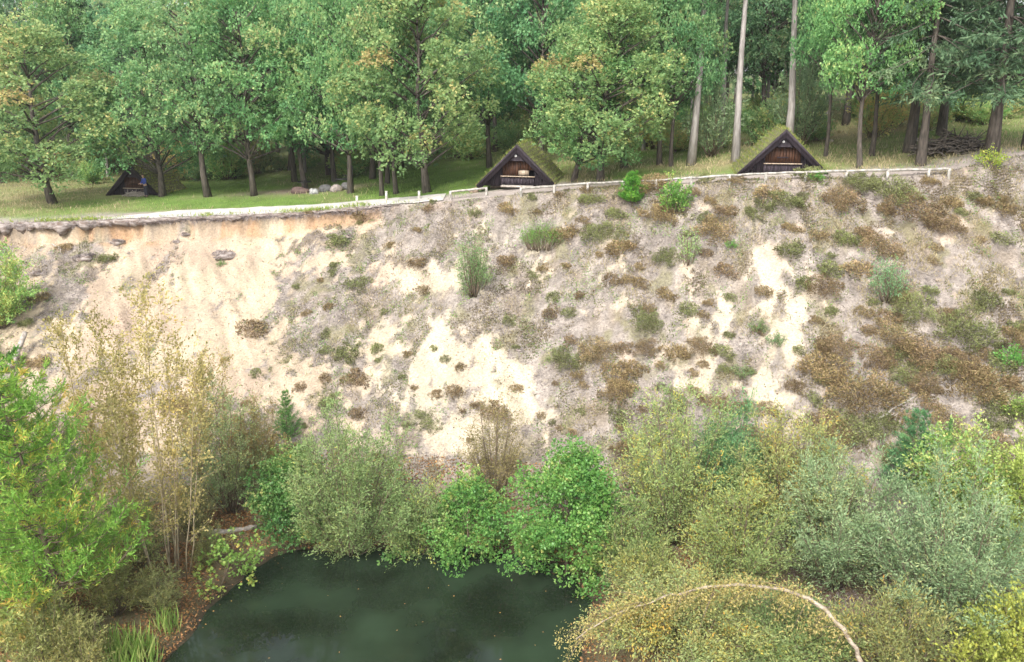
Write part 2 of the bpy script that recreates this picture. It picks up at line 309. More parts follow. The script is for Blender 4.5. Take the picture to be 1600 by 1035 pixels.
# soft patches on the slope: centre, radii and lean in the photograph, cover added (+ litter, - bare sand)
PATCH = [(585, 610, 70, 70, 0, .22), (640, 560, 50, 50, 20, .2), (690, 640, 60, 26, 0, .3), (830, 520, 40, 50, 0, .3), (1250, 560, 26, 60, 10, .3), (800, 600, 40, 50, 15, -.32), (1205, 440, 12, 60, 10, -.4), (1095, 560, 12, 50, 10, -.35), (900, 500, 12, 60, 12, -.25), (980, 560, 10, 70, 14, -.25), (840, 420, 14, 60, 14, -.3), (242, 432, 7, 85, 33, .6), (262, 440, 16, 60, 33, .15), (310, 420, 10, 70, 30, .2), (120, 450, 9, 60, 40, .3), (355, 400, 26, 14, -25, .8), (290, 358, 14, 8, 0, .6), (640, 498, 24, 34, 25, .75), (745, 480, 50, 26, 10, .6), (125, 400, 34, 16, -30, .6), (95, 470, 60, 28, -35, .55), (470, 490, 70, 55, -25, .4),
         (735, 560, 80, 60, 25, -.32), (770, 610, 45, 55, 10, -.3), (660, 430, 55, 45, -30, -.35), (1200, 400, 34, 34, 30, -.5), (1120, 520, 16, 60, 15, -.5), (1240, 520, 16, 70, 12, -.6), (1215, 610, 50, 26, -10, -.4),
         (340, 470, 55, 110, 25, -.3), (220, 430, 40, 70, 35, -.25), (640, 370, 60, 35, 15, .45), (690, 650, 40, 50, 0, -.3), (970, 420, 40, 25, 0, .2), (185, 380, 20, 10, 20, .7), (1000, 480, 60, 30, 0, -.15), (1520, 690, 60, 12, -10, -.5), (920, 470, 50, 30, 10, -.3)]
def surface(x, y, z):
    """albedo and cover of the ground at world points"""
    px, py = proj(x, y, z); pxc = np.clip(px, 0, 1600)
    yr = rimY(x); k = y - yr; s = sdist(x, y)
    cov = tab(COV, PYS, pxc, np.clip(py, 300, 760)); cov = cov + np.interp(pxc, [0, 120, 380, 480, 600, 850, 1300, 1600], [.0, -.12, -.10, .06, .20, .30, .28, .20])
    for (cx, cy, rx, ry, an, wgt) in PATCH:
        a = radians(an); dx = px - cx; dy = py - cy; u = (dx * cos(a) + dy * sin(a)) / rx; v = (-dx * sin(a) + dy * cos(a)) / ry
        cov = cov + wgt * np.exp(-(u * u + v * v) ** 1.5)
    nz = fbm(x * 0.55, y * 0.45, 2, 5, 0.6); nf = fbm(x * 2.4, y * 1.8, 4, 3, 0.6)
    lit = 0.92 * sstep(-0.13, 0.15, (np.clip(cov, 0, 1.05) - 0.5) * 0.85 + (0.5 - nz) * 1.4 + (0.5 - nf) * 1.2)
    pk = np.clip(tab(PINK, PYS, pxc, np.clip(py, 300, 760)) + (fbm(x * 0.35, y * 0.3, 7, 4) - 0.5) * 1.6, 0, 1)[..., None]
    sand = np.array([0.405, 0.347, 0.255]) * (1 - pk) + np.array([0.335, 0.265, 0.210]) * pk
    sand = sand * (1 - sstep(-4, -10, x)[..., None] * np.array([0.03, 0.065, 0.11]))
    n3 = fbm(x * 1.4 + y * .6, y * 0.5, 9, 4)[..., None]
    sand = sand * (0.66 + 0.70 * n3) * (0.90 + 0.2 * fbm(x * 4.0, y * 3.0, 5, 2)[..., None])
    n4 = fbm(x * 3.1, y * 2.6, 8, 3)[..., None]
    litc = np.array([0.228, 0.200, 0.176]) * (0.40 + 1.25 * n4); brown = sstep(0.5, 0.75, fbm(x * 0.8, y * 0.7, 10, 3))[..., None]
    litc = litc * (1 - brown * 0.5) + np.array([0.18, 0.14, 0.095]) * brown * 0.5
    olive = sstep(0.60, 0.72, fbm(x * 1.1, y * 0.9, 11, 4))[..., None] * 0.6
    litc = litc * (1 - olive) + np.array([0.15, 0.145, 0.06]) * olive
    c = sand * (1 - lit[..., None]) + litc * lit[..., None]
    # orange-stained band just under the sod edge
    rust = (np.interp(x, [-34, -30, -12, -6, -3], [.5, .9, .8, .4, 0]) * sstep(-0.95, -0.3, k + .5 * (fbm(x * 1.9, y * .3, 8, 3) - .5)) * (k < 0.15) * sstep(0.42, 0.62, fbm(x * 0.9, y * 1.1, 3, 3)))[..., None]
    c = c * (1 - rust) + np.array([0.33, 0.205, 0.115]) * rust
    # plateau
    pn = fbm(x * 0.25, y * 0.25, 6, 4)[..., None]; pf = fbm(x * 1.3, y * 1.3, 1, 4)[..., None]
    green = np.array([0.125, 0.20, 0.045]); straw = np.array([0.25, 0.215, 0.115]); floor_ = np.array([0.14, 0.115, 0.065])
    gw = np.interp(x, [-36, -32, -28, -2, 4, 10, 30], [.35, .5, 1.0, 1.0, .6, .45, .45])[..., None]
    g = np.clip(gw + (pn - .5) * 1.6, 0, 1); pl = green * g + straw * (1 - g)
    fw = sstep(16, 30, k)[..., None]; pl = pl * (1 - fw) + (floor_ * .6 + green * .4) * fw
    pl = pl * (0.65 + 0.7 * pf)
    edge = (1 - sstep(1.6, 3.8, k + (pn[..., 0] - .5) * 2.4))[..., None]
    bare = np.array([0.33, 0.285, 0.255]) * (0.7 + 0.55 * pf); pl = pl * (1 - edge) + bare * edge
    # trodden soil round the fire ring
    fr = np.exp(-(((x + 16.2) / 5.5) ** 2 + ((y - 69.0) / 1.6) ** 2))[..., None] * 0.9
    pl = pl * (1 - fr) + np.array([0.26, 0.20, 0.165]) * fr
    on = sstep(-0.1, 0.15, k)[..., None]; c = c * (1 - on) + pl * on
    # damp, leaf-strewn bank by the water
    yt = np.interp(x, TX, TY)
    lo = (1 - sstep(-1.0, 3.0, y - yt))[..., None] * 0.9
    bk = np.array([0.13, 0.085, 0.05]) * (0.5 + pf) ; bk = bk * (1 - 0.4 * g) + np.array([0.13, 0.14, 0.05]) * 0.4 * g
    c = c * (1 - lo) + bk * lo
    wet = (1 - sstep(-0.1, 0.9, s))[..., None]; c = c * (1 - wet) + np.array([0.045, 0.036, 0.022]) * wet
    return np.clip(c, 0.01, 0.8), lit, k, s, px, py
gx = np.concatenate([-1500 * np.geomspace(1, 0.0265, 34)[:-1], np.arange(-39, -36, .5), np.arange(-36, 32, 0.14), np.arange(32, 40, .5), 1500 * np.geomspace(0.0267, 1, 34)])
gy = np.concatenate([np.array([-1500, -800, -400, -200, -100, -60, -40, -25, -15]), np.arange(-10, 24, 1.0), np.arange(24, 61, 0.13), np.arange(61, 100, 0.6), 100 * np.geomspace(1.01, 25, 40)])
X, Y = np.meshgrid(gx, gy); Z = hgt(X, Y)
cc, LIT, KK, SS, PX, PY = surface(X, Y, Z)
ny, nx = X.shape
idx = np.arange(nx * ny).reshape(ny, nx)
Fg = np.stack([idx[:-1, :-1], idx[:-1, 1:], idx[1:, 1:], idx[1:, :-1]], -1).reshape(-1, 4)
gm = mesh_np('ground', np.stack([X, Y, Z], -1).reshape(-1, 3), Fg, col=cc.reshape(-1, 3), alpha=np.where((KK < 0) & (Z > 1), LIT, .3).ravel(), smooth=True, mat=M['ground'])
tag(link('ground', gm), 'sandy eroded bank rising from the pond to a grassy plateau', kind='structure')

# pond
m, n, o = new_mat('pond_water'); p = n.nodes.new('ShaderNodeBsdfPrincipled'); p.inputs['Roughness'].default_value = 0.02; p.inputs['IOR'].default_value = 1.33
tcn = n.nodes.new('ShaderNodeTexCoord'); n2 = n.nodes.new('ShaderNodeTexNoise'); n2.inputs['Scale'].default_value = 0.28; n2.inputs['Detail'].default_value = 4
rr = n.nodes.new('ShaderNodeValToRGB'); rr.color_ramp.elements[0].position = 0.35; rr.color_ramp.elements[0].color = (0.008, 0.012, 0.007, 1); rr.color_ramp.elements[1].position = 0.68; rr.color_ramp.elements[1].color = (0.022, 0.037, 0.021, 1)
n1 = n.nodes.new('ShaderNodeTexNoise'); n1.inputs['Scale'].default_value = 2.2; n1.inputs['Detail'].default_value = 2
b = n.nodes.new('ShaderNodeBump'); b.inputs['Strength'].default_value = 0.03; b.inputs['Distance'].default_value = 0.04
n.links.new(tcn.outputs['Object'], n2.inputs['Vector']); n.links.new(n2.outputs[0], rr.inputs[0]); n.links.new(rr.outputs[0], p.inputs['Base Color'])
n.links.new(tcn.outputs['Object'], n1.inputs['Vector']); n.links.new(n1.outputs[0], b.inputs['Height']); n.links.new(b.outputs[0], p.inputs['Normal']); n.links.new(p.outputs[0], o.inputs[0])
wm = mesh_np('pond', [(-16, 2, 0), (6, 2, 0), (6, 38, 0), (-16, 38, 0)], [(0, 1, 2, 3)], mat=m)
tag(link('pond', wm), 'dark green still pond at the foot of the bank', kind='structure')

# footpath along the rim
M['path'] = noise_mat('pale_gravel', (0.36, 0.335, 0.31), (0.52, 0.49, 0.455), (1.5, 1.5, 1.5), bump=0.4, det=8)
xs = np.arange(-27, -4.0, 0.25); V = []
for i, xx in enumerate(xs):
    for j in range(8):
        wob = 0.35 * (float(vnoise(xx * .7, j * .0 + (0 if j < 4 else 9), 3)) - .5)
        yy = float(rimY(np.array(xx))) + 0.15 + (3.1 * min(1, (xx + 27) / 5 + .2)) * j / 7 + wob
        V.append((xx, yy, G(xx, yy) + 0.06))
Fp = [(i * 8 + j, (i + 1) * 8 + j, (i + 1) * 8 + j + 1, i * 8 + j + 1) for i in range(len(xs) - 1) for j in range(7)]
tag(link('path', mesh_np('path', V, Fp, smooth=True, mat=M['path'])), 'pale gravel footpath along the top of the sand face', kind='structure')

# overhanging sod edge along the top of the sand face
xs = np.arange(-36, -7.0, 0.14); V = []; NS = 8
for i, xx in enumerate(xs):
    yr = float(rimY(np.array(xx))); n_ = float(fbm(xx * 1.3, 5.0, 1, 4)); n2_ = float(fbm(xx * 2.7, 2.0, 5, 3)); fade = min(1, (-7 - xx) / 3) * min(1, 1)
    wl = np.interp(xx, [-36, -25, -20, -16, -10], [1.0, .9, .55, .45, .3]); n4_ = float(vnoise(xx * 1.1, 3.0, 9)); n2_ = float(fbm(xx * 1.1, 2.0, 5, 4)); ov = (0.08 + 1.1 * max(0, n_ - 0.36)) * fade * wl; th = (0.10 + 1.1 * n2_ ** 2 * (n_ + .2) + .16 * n4_) * fade * wl
    ov += 0.25 * fade * float(vnoise(xx * 6, 8.0, 2) - .3) * .5
    zt = G(xx, yr + 0.35)
    prof = [(0.30, 0.0), (0.18, 0.03 * fade + .012), (0.0, 0.06 * fade), (-ov, 0.0), (-ov - 0.06, -th * 0.55), (-ov * 0.9, -th), (-ov * 0.4, -th * 0.95), (0.25, -th * 1.1)]
    for (dy, dz) in prof:
        V.append((xx, yr + dy + (0.16 * fade * (float(fbm(xx * 3.3, dz * 9 + 4, 8, 3)) - .5) if dy < .2 else 0), zt + dz + (0.20 * fade * (float(fbm(xx * 2.9 + 3, dy * 5, 6, 4)) - .5) if dz < 0.03 and dy < .2 else 0.02 * float(vnoise(xx * 9, dy * 30, 6)))))
Fp = [(i * NS + j, i * NS + (j + 1) % NS, (i + 1) * NS + (j + 1) % NS, (i + 1) * NS + j) for i in range(len(xs) - 1) for j in range(NS - 1)]
tag(link('turf_edge', mesh_np('turf_edge', V, Fp, smooth=True, mat=M['soil'])), 'grey root-matted turf edge overhanging the sand face', kind='structure')

# ------------------------------------------------------------------ vegetation builders (return meshes)
def lobe_crown(seed, h, cr, cb, nl, nleaf, lsize, asp, trunk_r, lobe_r=(1.05, 1.75), flat=0.66, bark='bark', leaf='oak', topy=0.12, shape=1.0, lean=(0, 0), limbs=True, yellow_top=0.0, sides=7):
    rng = np.random.default_rng(seed); wood = MB()
    k = 9; zs = np.linspace(0, h * 0.88, k); wob = np.cumsum(rng.normal(0, 0.10 * h / 13, (k, 2)), 0); wob[0] = 0
    wob += np.outer(zs / h, np.array(lean))
    tp = np.column_stack([wob, zs]); tr = trunk_r * (1 - 0.82 * zs / (h * 0.88)); tr[0] *= 1.35
    wood.tube(tp, tr, sides)
    def trunk_at(z): return np.array([np.interp(z, zs, wob[:, 0]), np.interp(z, zs, wob[:, 1]), z])
    P = []; D = []; T = []
    for i in range(nl):
        f = ((i + 0.5) / nl); z = cb + (h - cb) * (f ** 0.85) * 0.96 + rng.normal(0, .25)
        fz = np.clip((z - cb) / (h - cb), 0, 1)
        R = (rng.uniform(.82, 1.14) if limbs else rng.uniform(.62, 1.2)) * cr * (np.sin(pi * min(1, (0.30 + 0.70 * fz) ** shape)) ** 0.75 + 0.05)
        a = i * 2.39996 + rng.normal(0, .35); rr_ = R * (rng.uniform(0.35, 1.0) ** 0.6)
        ax = trunk_at(min(z, h * .85)); c = np.array([ax[0] + cos(a) * rr_, ax[1] + sin(a) * rr_, z])
        if limbs and rr_ > 0.25 * cr:
            z0 = max(cb * 0.75, z - rr_ * rng.uniform(0.4, 0.8)); p0 = trunk_at(min(z0, h * .85)); u = np.linspace(0, 1, 5)[:, None]
            pth = p0 * (1 - u) + c * u + np.array([0, 0, 1.0]) * np.sin(u * pi) * rng.uniform(-.1, .35) + rng.normal(0, .06, (5, 3)) * u
            wood.tube(pth, np.linspace(trunk_r * 0.33, trunk_r * 0.07, 5), 5)
        L = rng.uniform(*lobe_r) * (1 - 0.25 * fz); nsp = max(6, int(nleaf / nl / 6 * (L / np.mean(lobe_r)) ** 2))
        d = rdir(nsp, rng); d[:, 2] = d[:, 2] * 0.9 + 0.22; d = unit(d); r = rng.uniform(0.35, 1.0, nsp) ** 0.55
        sc = np.array([L, L, L * flat]) * rng.uniform(.85, 1.15, 3); cen = c + d * r[:, None] * sc
        cen = cen + rng.normal(0, .12, cen.shape)
        n6 = 6; CP_ = np.repeat(cen, n6, 0); od = np.repeat(d, n6, 0)
        P.append(CP_ + rng.normal(0, lsize * .38, CP_.shape)); D.append(od * 0.55 + rdir(len(CP_), rng) * 0.9 + np.array([0, 0, -.05]))
        tl = rng.normal(0.42, .16) + yellow_top * (fz - .35); ts = np.repeat(rng.normal(0, .13, nsp) + yellow_top * 0.5 * d[:, 2], n6)
        T.append(tl + ts + rng.normal(0, .11, len(CP_)))
    P = np.concatenate(P); D = np.concatenate(D); T = np.clip(np.concatenate(T), 0, 1)
    ok = P[:, 2] > 0.1; P, D, T = P[ok], D[ok], T[ok]
    V, F = leaves(P, D, lsize * rng.uniform(.7, 1.3, len(P)), asp, rng)
    return wood_mesh(wood, bark), mesh_np(leaf + '_crown', V, F, t=T, mat=M[leaf])
def wood_mesh(wood, bark): return mesh_np('wood', np.concatenate(wood.V), np.concatenate(wood.F), smooth=True, mat=M[bark])
def conifer(seed, h, r0, cb, nwh, per, lsize, asp, trunk_r, droop=0.25, tip=0.1, leaf='spruce', bark='bark', twigs=14, nl=10, narrow=1.0, spread=0.45, tmean=.45, tuft=0.0, pw=0.8, jit=.15):
    rng = np.random.default_rng(seed); wood = MB()
    zs = np.linspace(0, h, 8); wob = np.cumsum(rng.normal(0, .035 * h / 10, (8, 2)), 0); wob[0] = 0
    tp = np.column_stack([wob, zs]); wood.tube(tp, trunk_r * (1 - .93 * zs / h) * np.where(zs == 0, 1.3, 1), 7)
    TS = []; TD = []; TL = []; TV = []
    for i in range(nwh):
        f = (i + rng.uniform(0, .6)) / nwh; z = cb + (h - cb) * f; Lb = r0 * (1 - f) ** pw * narrow + 0.12 * r0
        for j in range(per):
            a = 2 * pi * (j + rng.uniform(-.3, .3)) / per + i * 1.1; Lj = Lb * rng.uniform(.65, 1.12)
            u = np.linspace(0, 1, 6); rad = Lj * u; zz = z - droop * Lj * u ** 1.3 + tip * Lj * u ** 3 + (1 - f) * 0
            bx = np.interp(z, zs, wob[:, 0]); by = np.interp(z, zs, wob[:, 1]); aa = a + 0.25 * rng.normal() * u
            path = np.column_stack([bx + rad * np.cos(aa), by + rad * np.sin(aa), zz])
            wood.tube(path, np.linspace(trunk_r * .2 * (0.4 + Lj / r0 * .6), .008, 6), 4)
            nt_ = max(4, int(twigs * Lj / r0)); q = rng.uniform(.18, 1.0, nt_); st = np.column_stack([np.interp(q, u, path[:, c]) for c in range(3)])
            bd = unit(path[-1] - path[0]); side = unit(np.cross(bd, [0, 0, 1.0])); sg = rng.choice([-1, 1], nt_)[:, None]
            d = unit(bd * .75 + side * sg * rng.uniform(.3, 1.0, (nt_, 1)) + rng.normal(0, jit, (nt_, 3)) + np.array([0, 0, tuft - droop * .6]))
            TS.append(st); TD.append(d); TL.append(Lj * spread * rng.uniform(.5, 1.0, nt_) * (1.1 - .5 * q)); TV.append(np.full(nt_, rng.normal(tmean, .17)) + rng.normal(0, .08, nt_))
    TS = np.concatenate(TS); TD = np.concatenate(TD); TL = np.concatenate(TL); TV = np.concatenate(TV)
    n_ = len(TS); q = np.tile(np.linspace(.05, 1, nl), n_); S = np.repeat(TS, nl, 0) + np.repeat(TD * TL[:, None], nl, 0) * q[:, None]
    D = np.repeat(TD, nl, 0) * .8 + rdir(n_ * nl, rng) * .75
    T = np.clip(np.repeat(TV, nl) + rng.normal(0, .1, n_ * nl) + 0.12 * q, 0, 1)
    V, F = leaves(S, D, lsize * rng.uniform(.7, 1.3, len(S)), asp, rng)
    return wood_mesh(wood, bark), mesh_np(leaf + '_crown', V, F, t=T, mat=M[leaf])
def stem_shrub(seed, h, r, nst, ntw, nlf, lsize, asp, leaf='willow', bark='bark_twig', stem_r=0.035, base_r=0.25, tmean=.42, arch=0.0, lo=0.15, twl=(0.55, 1.4), up=0.8, sag=0.0, tgrad=0.0, lean=(0, 0), rough=0.3, fall=0.55):
    """many stems fanning from the base, thin twigs, small leaves along them"""
    rng = np.random.default_rng(seed); wood = MB(); TS = []; TD = []; TL = []; TV = []
    for i in range(nst):
        a = i * 2.39996 + rng.normal(0, .3); q = sqrt((i + .5) / nst); R = r * q * rng.uniform(.7, 1.12); H = h * (1 - fall * q ** 2.2) * rng.uniform(.75, 1.1)
        u = np.linspace(0, 1, 7); b0 = base_r * q
        rad = b0 + (R - b0) * (u ** (0.85 + arch)); z = H * u ** (1 - .25 * arch) - sag * H * q * u ** 3
        bend = np.cumsum(rng.normal(0, .05 * r * rough, (7, 2)), 0); bend[0] = 0
        path = np.column_stack([np.cos(a) * rad + lean[0] * u + bend[:, 0], np.sin(a) * rad + lean[1] * u + bend[:, 1], z])
        wood.tube(path, np.linspace(stem_r, stem_r * .2, 7) * rng.uniform(.7, 1.2), 4)
        nt_ = max(3, int(ntw / nst)); s = lo + (1 - lo) * rng.random(nt_) ** .75; st = np.column_stack([np.interp(s, u, path[:, c]) for c in range(3)])
        sd_ = unit(path[-1] - path[2]); d = unit(sd_ * .45 + rdir(nt_, rng) * .85 + np.array([cos(a) * .2, sin(a) * .2, up - .4]))
        TS.append(st); TD.append(d); TL.append(rng.uniform(*twl, nt_) * (1.15 - .4 * s)); TV.append(np.full(nt_, rng.normal(tmean, .11)) + tgrad * (s - .5) + rng.normal(0, .10, nt_))
    TS = np.concatenate(TS); TD = np.concatenate(TD); TL = np.concatenate(TL); TV = np.concatenate(TV); n_ = len(TS)
    w_ = 0.006; E = TS + TD * TL[:, None]; sidev = unit(np.cross(TD, rdir(n_, rng))) * w_
    wood.add(np.stack([TS - sidev, TS + sidev, E + sidev * .3, E - sidev * .3], 1).reshape(-1, 3), np.arange(4 * n_).reshape(n_, 4))
    k = max(2, int(nlf / n_)); q = np.tile(np.linspace(.1, 1, k), n_) + rng.uniform(-.05, .05, n_ * k)
    S = np.repeat(TS, k, 0) + np.repeat(TD * TL[:, None], k, 0) * q[:, None] + np.array([0, 0, -sag * .2]) * (q ** 2)[:, None] + rng.normal(0, .06, (n_ * k, 3))
    D = np.repeat(TD, k, 0) * .9 + rdir(n_ * k, rng) * .62 + np.array([0, 0, -sag])
    T = np.clip(np.repeat(TV, k) + rng.normal(0, .13, n_ * k), 0, 1); ok = S[:, 2] > .03
    V, F = leaves(S[ok], D[ok], lsize * rng.uniform(.65, 1.3, ok.sum()), asp, rng)
    return wood_mesh(wood, bark), mesh_np(leaf + '_foliage', V, F, t=T[ok], mat=M[leaf])
def plant(name, pair, loc, label, cat, group=None, sc=(1, 1, 1), rz=0.0, tint=(1, 1, 1), parts=('trunk', 'crown'), tilt=(0, 0)):
    r = empty(name, loc, rz); r.rotation_euler = (tilt[0], tilt[1], rz); r.rotation_mode = 'ZYX'; r.scale = sc; tag(r, label, cat, group)
    link(parts[0], pair[0], r); c = link(parts[1], pair[1], r); c.color = (*tint, 1); return r

# ------------------------------------------------------------------ forest trees
OAK = [lobe_crown(100 + i, 13.5, 4.6, cb, 62, 26000 + 2200 * i, [.22, .18, .21, .20, .23, .19][i], .62, .24, shape=s, yellow_top=yt, lean=(random.uniform(-.6, .6), random.uniform(-.6, .6)))
       for i, (cb, s, yt) in enumerate([(3.2, 1.0, .10), (3.9, .9, .20), (2.1, 1.05, .16), (4.7, .9, .12), (3.6, .95, .05), (5.4, .9, .1)])]
SPR = [conifer(200 + i, 17, 4.6, 4.2 + i, 15, 6, .34, .26, .30, droop=.42, tip=.16, twigs=22, nl=9, spread=.42) for i in range(2)]
PINE = [conifer(220 + i, 19, 3.4, 11.0, 9, 5, .36, .3, .24, droop=.15, tip=.2, twigs=16, nl=9, bark='bark_pine', spread=.4, narrow=1.1) for i in range(1)]
BUSH = [stem_shrub(240 + i, 3.2, 1.9, 16, 300, 4200, .20, .5, leaf='oak', lo=.05, twl=(.4, 1.0), tmean=tm) for i, tm in enumerate([.45, .75])]
BUSHW = stem_shrub(250, 4.6, 2.2, 18, 420, 6500, .18, .3, lo=.1, twl=(.5, 1.2), tmean=.38)

def oak_at(px, py, h, cr, var, label, tint=(1, 1, 1), group='oaks round the shelters', rz=None, ty=0.0, tx=0.0):
    p = at(px, py); s = .95 * cr / 4.6; z = h / 13.5
    return plant('oak_tree', OAK[var], (p[0], p[1], p[2] - .05), label, 'tree', group, (s, s, z), random.uniform(0, 6.28) if rz is None else rz, tint, tilt=(tx, ty))
oak_at(82, 318, 13.2, 6.0, 2, 'browning oak with a bent dark trunk at the end of the treeline', (1.25, 1.04, .95), tx=.03)
oak_at(325, 308, 15.5, 5.0, 1, 'oak on green grass next to the half hidden sod shelter', (1.05, 1.03, 1.0))
oak_at(397, 306, 15, 4.6, 0, 'oak between the half hidden shelter and the stone fire ring', (.95, 1.06, .95))
oak_at(254, 307, 14.5, 4.9, 2, 'slim-trunked oak whose low leaves hang over the half hidden shelter', (1.0, 1.05, 1.0))
oak_at(477, 295, 15, 4.0, 3, 'dark-trunked oak standing just behind the iron cooking grate', (.85, 1.0, .95))
oak_at(460, 284, 17, 4.4, 4, 'grey-trunked oak behind the brown fire-ring boulder', (.9, 1.0, .95))
oak_at(523, 284, 17, 4.2, 5, 'thick-trunked oak behind the tall iron pole', (.9, 1.0, .95))
oak_at(548, 302, 15.5, 4.0, 0, 'rough-barked oak at the end of the fire ring boulders', (1.0, 1.05, .95))
oak_at(597, 306, 15, 3.0, 0, 'slender oak behind the whitest wooden marker post', (.95, 1.0, .9))
oak_at(605, 287, 16, 3.4, 3, 'slim oak partly hidden by a slender one', (.9, 1.0, .95))
oak_at(619, 303, 14, 3.1, 1, 'small forked oak standing between two marker posts', (.95, 1.0, .9))
oak_at(667, 301, 14.0, 5.2, 2, 'broad yellowing oak beside the capped marker post', (1.2, 1.02, .9))
oak_at(582, 280, 17, 4.6, 1, 'tall thin-trunked oak on the lawn behind the fire ring', (.95, 1.04, 1.0))
oak_at(765, 262, 16, 4.2, 4, 'dark oak rising behind the eaves of the middle shelter', (.85, .97, .95))
oak_at(938, 283, 11.0, 4.4, 2, 'low yellow-tipped oak with a leaning trunk beside the middle shelter', (1.2, 1.04, .9), ty=.1)
oak_at(896, 284, 9.5, 3.4, 2, 'small mossy-trunked oak closest to the middle shelter roof', (1.0, 1.05, .9), ty=.12)
oak_at(1030, 258, 15, 3.3, 0, 'dark-trunked oak of a close pair, nearer the middle shelter', (.95, 1.0, .95))
oak_at(1048, 260, 13, 2.7, 5, 'dark-trunked oak of a close pair, nearer the leaning pine', (.9, 1.0, .95))
oak_at(975, 262, 17, 4.2, 1, 'tall full oak behind the leaning yellow-tipped oak', (1.0, 1.02, .95))
oak_at(845, 258, 17, 4.4, 4, 'tall bluish green oak behind the middle shelter ridge', (.85, 1.0, 1.0))
oak_at(1343, 263, 13.5, 2.9, 3, 'bright green oak with a curved trunk by the farther shelter', (1.1, 1.22, 1.0))
oak_at(1362, 244, 14, 3.0, 5, 'straight dark oak just behind the curved-trunk oak', (.9, 1.0, .95))
oak_at(1290, 245, 14.5, 2.3, 5, 'dark forked oak just behind the sod roof corner', (.9, 1.1, .95))
def con_at(pair, name, px, py, s, z, label, tint=(1, 1, 1), ty=0.0, group=None):
    p = at(px, py); return plant(name, pair, (p[0], p[1], p[2] - .05), label, 'tree', group, (s, s, z), random.uniform(0, 6), tint, tilt=(0, ty))
con_at(PINE[0], 'pine_tree', 1080, 258, 1.05, 1.1, 'grey-barked pine leaning towards the farther shelter', ty=.03)
con_at(PINE[0], 'pine_tree', 1149, 254, .95, 1.1, 'straight pale pine standing alone between two shelters')
con_at(PINE[0], 'pine_tree', 1231, 240, 1.1, 1.15, 'tall pale pine rising behind the ridge of the farther shelter', ty=-.01)
con_at(PINE[0], 'pine_tree', 1125, 232, .8, 1.0, 'thin pale pine deep behind the gap between two shelters')
con_at(SPR[0], 'spruce_tree', 1548, 244, 1.1, 1.05, 'drooping spruce with a thick pale trunk above the heath slope')
con_at(SPR[1], 'spruce_tree', 1438, 259, .80, 1.0, 'slim drooping spruce near the end of the log rail')
con_at(SPR[1], 'spruce_tree', 1420, 238, 1.0, 1.15, 'thick-trunked spruce just behind the slim drooping spruce')
con_at(SPR[0], 'spruce_tree', 1606, 234, 1.0, 1.0, 'spruce at the end of the treeline above the heath')
con_at(SPR[0], 'spruce_tree', 1470, 212, .9, 1.1, 'spruce behind the dark brushwood mound')

# the wood behind: ranks of trees
def MARK(px_):
    return next(n_ for lim, n_ in [(140, 'the browning oak'), (290, 'the half hidden shelter'), (430, 'the green lawn oaks'), (580, 'the stone fire ring'), (740, 'the broad yellowing oak'), (880, 'the middle shelter'), (1010, 'the leaning yellow-tipped oak'), (1170, 'the grey pines'), (1300, 'the farther shelter'), (1400, 'the curved-trunk oak'), (9999, 'the drooping spruces')] if px_ < lim)
k = 0
for (yy, dx, jit) in [(84, 5.2, 1.4), (93, 5.4, 1.8), (103, 5.6, 2), (114, 6.2, 2)]:
    xx = -yy * .62
    while xx < yy * .62:
        k += 1; x_ = xx + random.uniform(-jit, jit); y_ = yy + random.uniform(-3.5, 3.5) - (12 if xx > 14 else 0); xx += dx
        px_, _ = proj(x_, y_, 14.0)
        if px_ > 1390 and random.random() < .65: continue
        if px_ > 1080 and random.random() < .3: continue
        mark = MARK(px_); rank = 'close' if yy < 88 else 'deep' if yy < 110 else 'very deep'
        sp = random.random() < (.45 if px_ > 1050 else .14)
        s = random.uniform(.85, 1.15); z = random.uniform(1.0, 1.35)
        if sp:
            plant('spruce_tree', SPR[k % 2], (x_, y_, G(x_, y_) - .1), f'tall spruce standing in the wood {rank} behind {mark}', 'tree', f'spruces in the wood {rank} behind {mark}', (s * .8, s * .8, z), random.uniform(0, 6), (random.uniform(.8, 1.1),) * 3)
        else:
            v = random.uniform(.8, 1.05)
            plant('oak_tree', OAK[k % 6], (x_, y_, G(x_, y_) - .1), f'leafy tree standing in the wood {rank} behind {mark}', 'tree', f'leafy trees in the wood {rank} behind {mark}', (s, s, z), random.uniform(0, 6), (v * random.uniform(.85, 1.1), v, v * random.uniform(.9, 1.2)))
for i in range(38):
    yy = random.uniform(66, 98); px_ = random.uniform(930, 1640) if i < 30 else random.uniform(0, 800); x_ = (px_ - 800) / FPX * yy
    if i >= 30: yy += 14; x_ = (px_ - 800) / FPX * yy
    s = random.uniform(.45, .8); plant('slender_pine', PINE[0], (x_, yy, G(x_, yy) - .1), f'slender straight-trunked pine in the wood behind {MARK(px_)}', 'tree', f'slender pines behind {MARK(px_)}', (s, s, random.uniform(.85, 1.1)), random.uniform(0, 6), tilt=(random.uniform(-.03, .03), random.uniform(-.03, .03)))
for i in range(80):
    yy = random.uniform(76, 94); px_ = random.uniform(-40, 1640) if i < 46 else random.uniform(900, 1640); u = (px_ - 800) / FPX
    yy -= 14 * (px_ > 900)
    x_ = u * yy; s = random.uniform(.6, 1.2)
    bw = ('small ' if s < .8 else 'large ' if s > 1.02 else 'mid-sized ') + ['green', 'yellowing'][i % 2]
    plant('forest_bush', BUSH[i % 2], (x_, yy, G(x_, yy) - .05), f'{bw} understorey bush at the wood edge behind {MARK(px_)}', 'bush', f'{bw} understorey bushes behind {MARK(px_)}', (s, s, s * random.uniform(.7, 1.2)), random.uniform(0, 6), (random.uniform(1.15, 1.6), random.uniform(1.1, 1.4), 1.1), parts=('stems', 'foliage'))
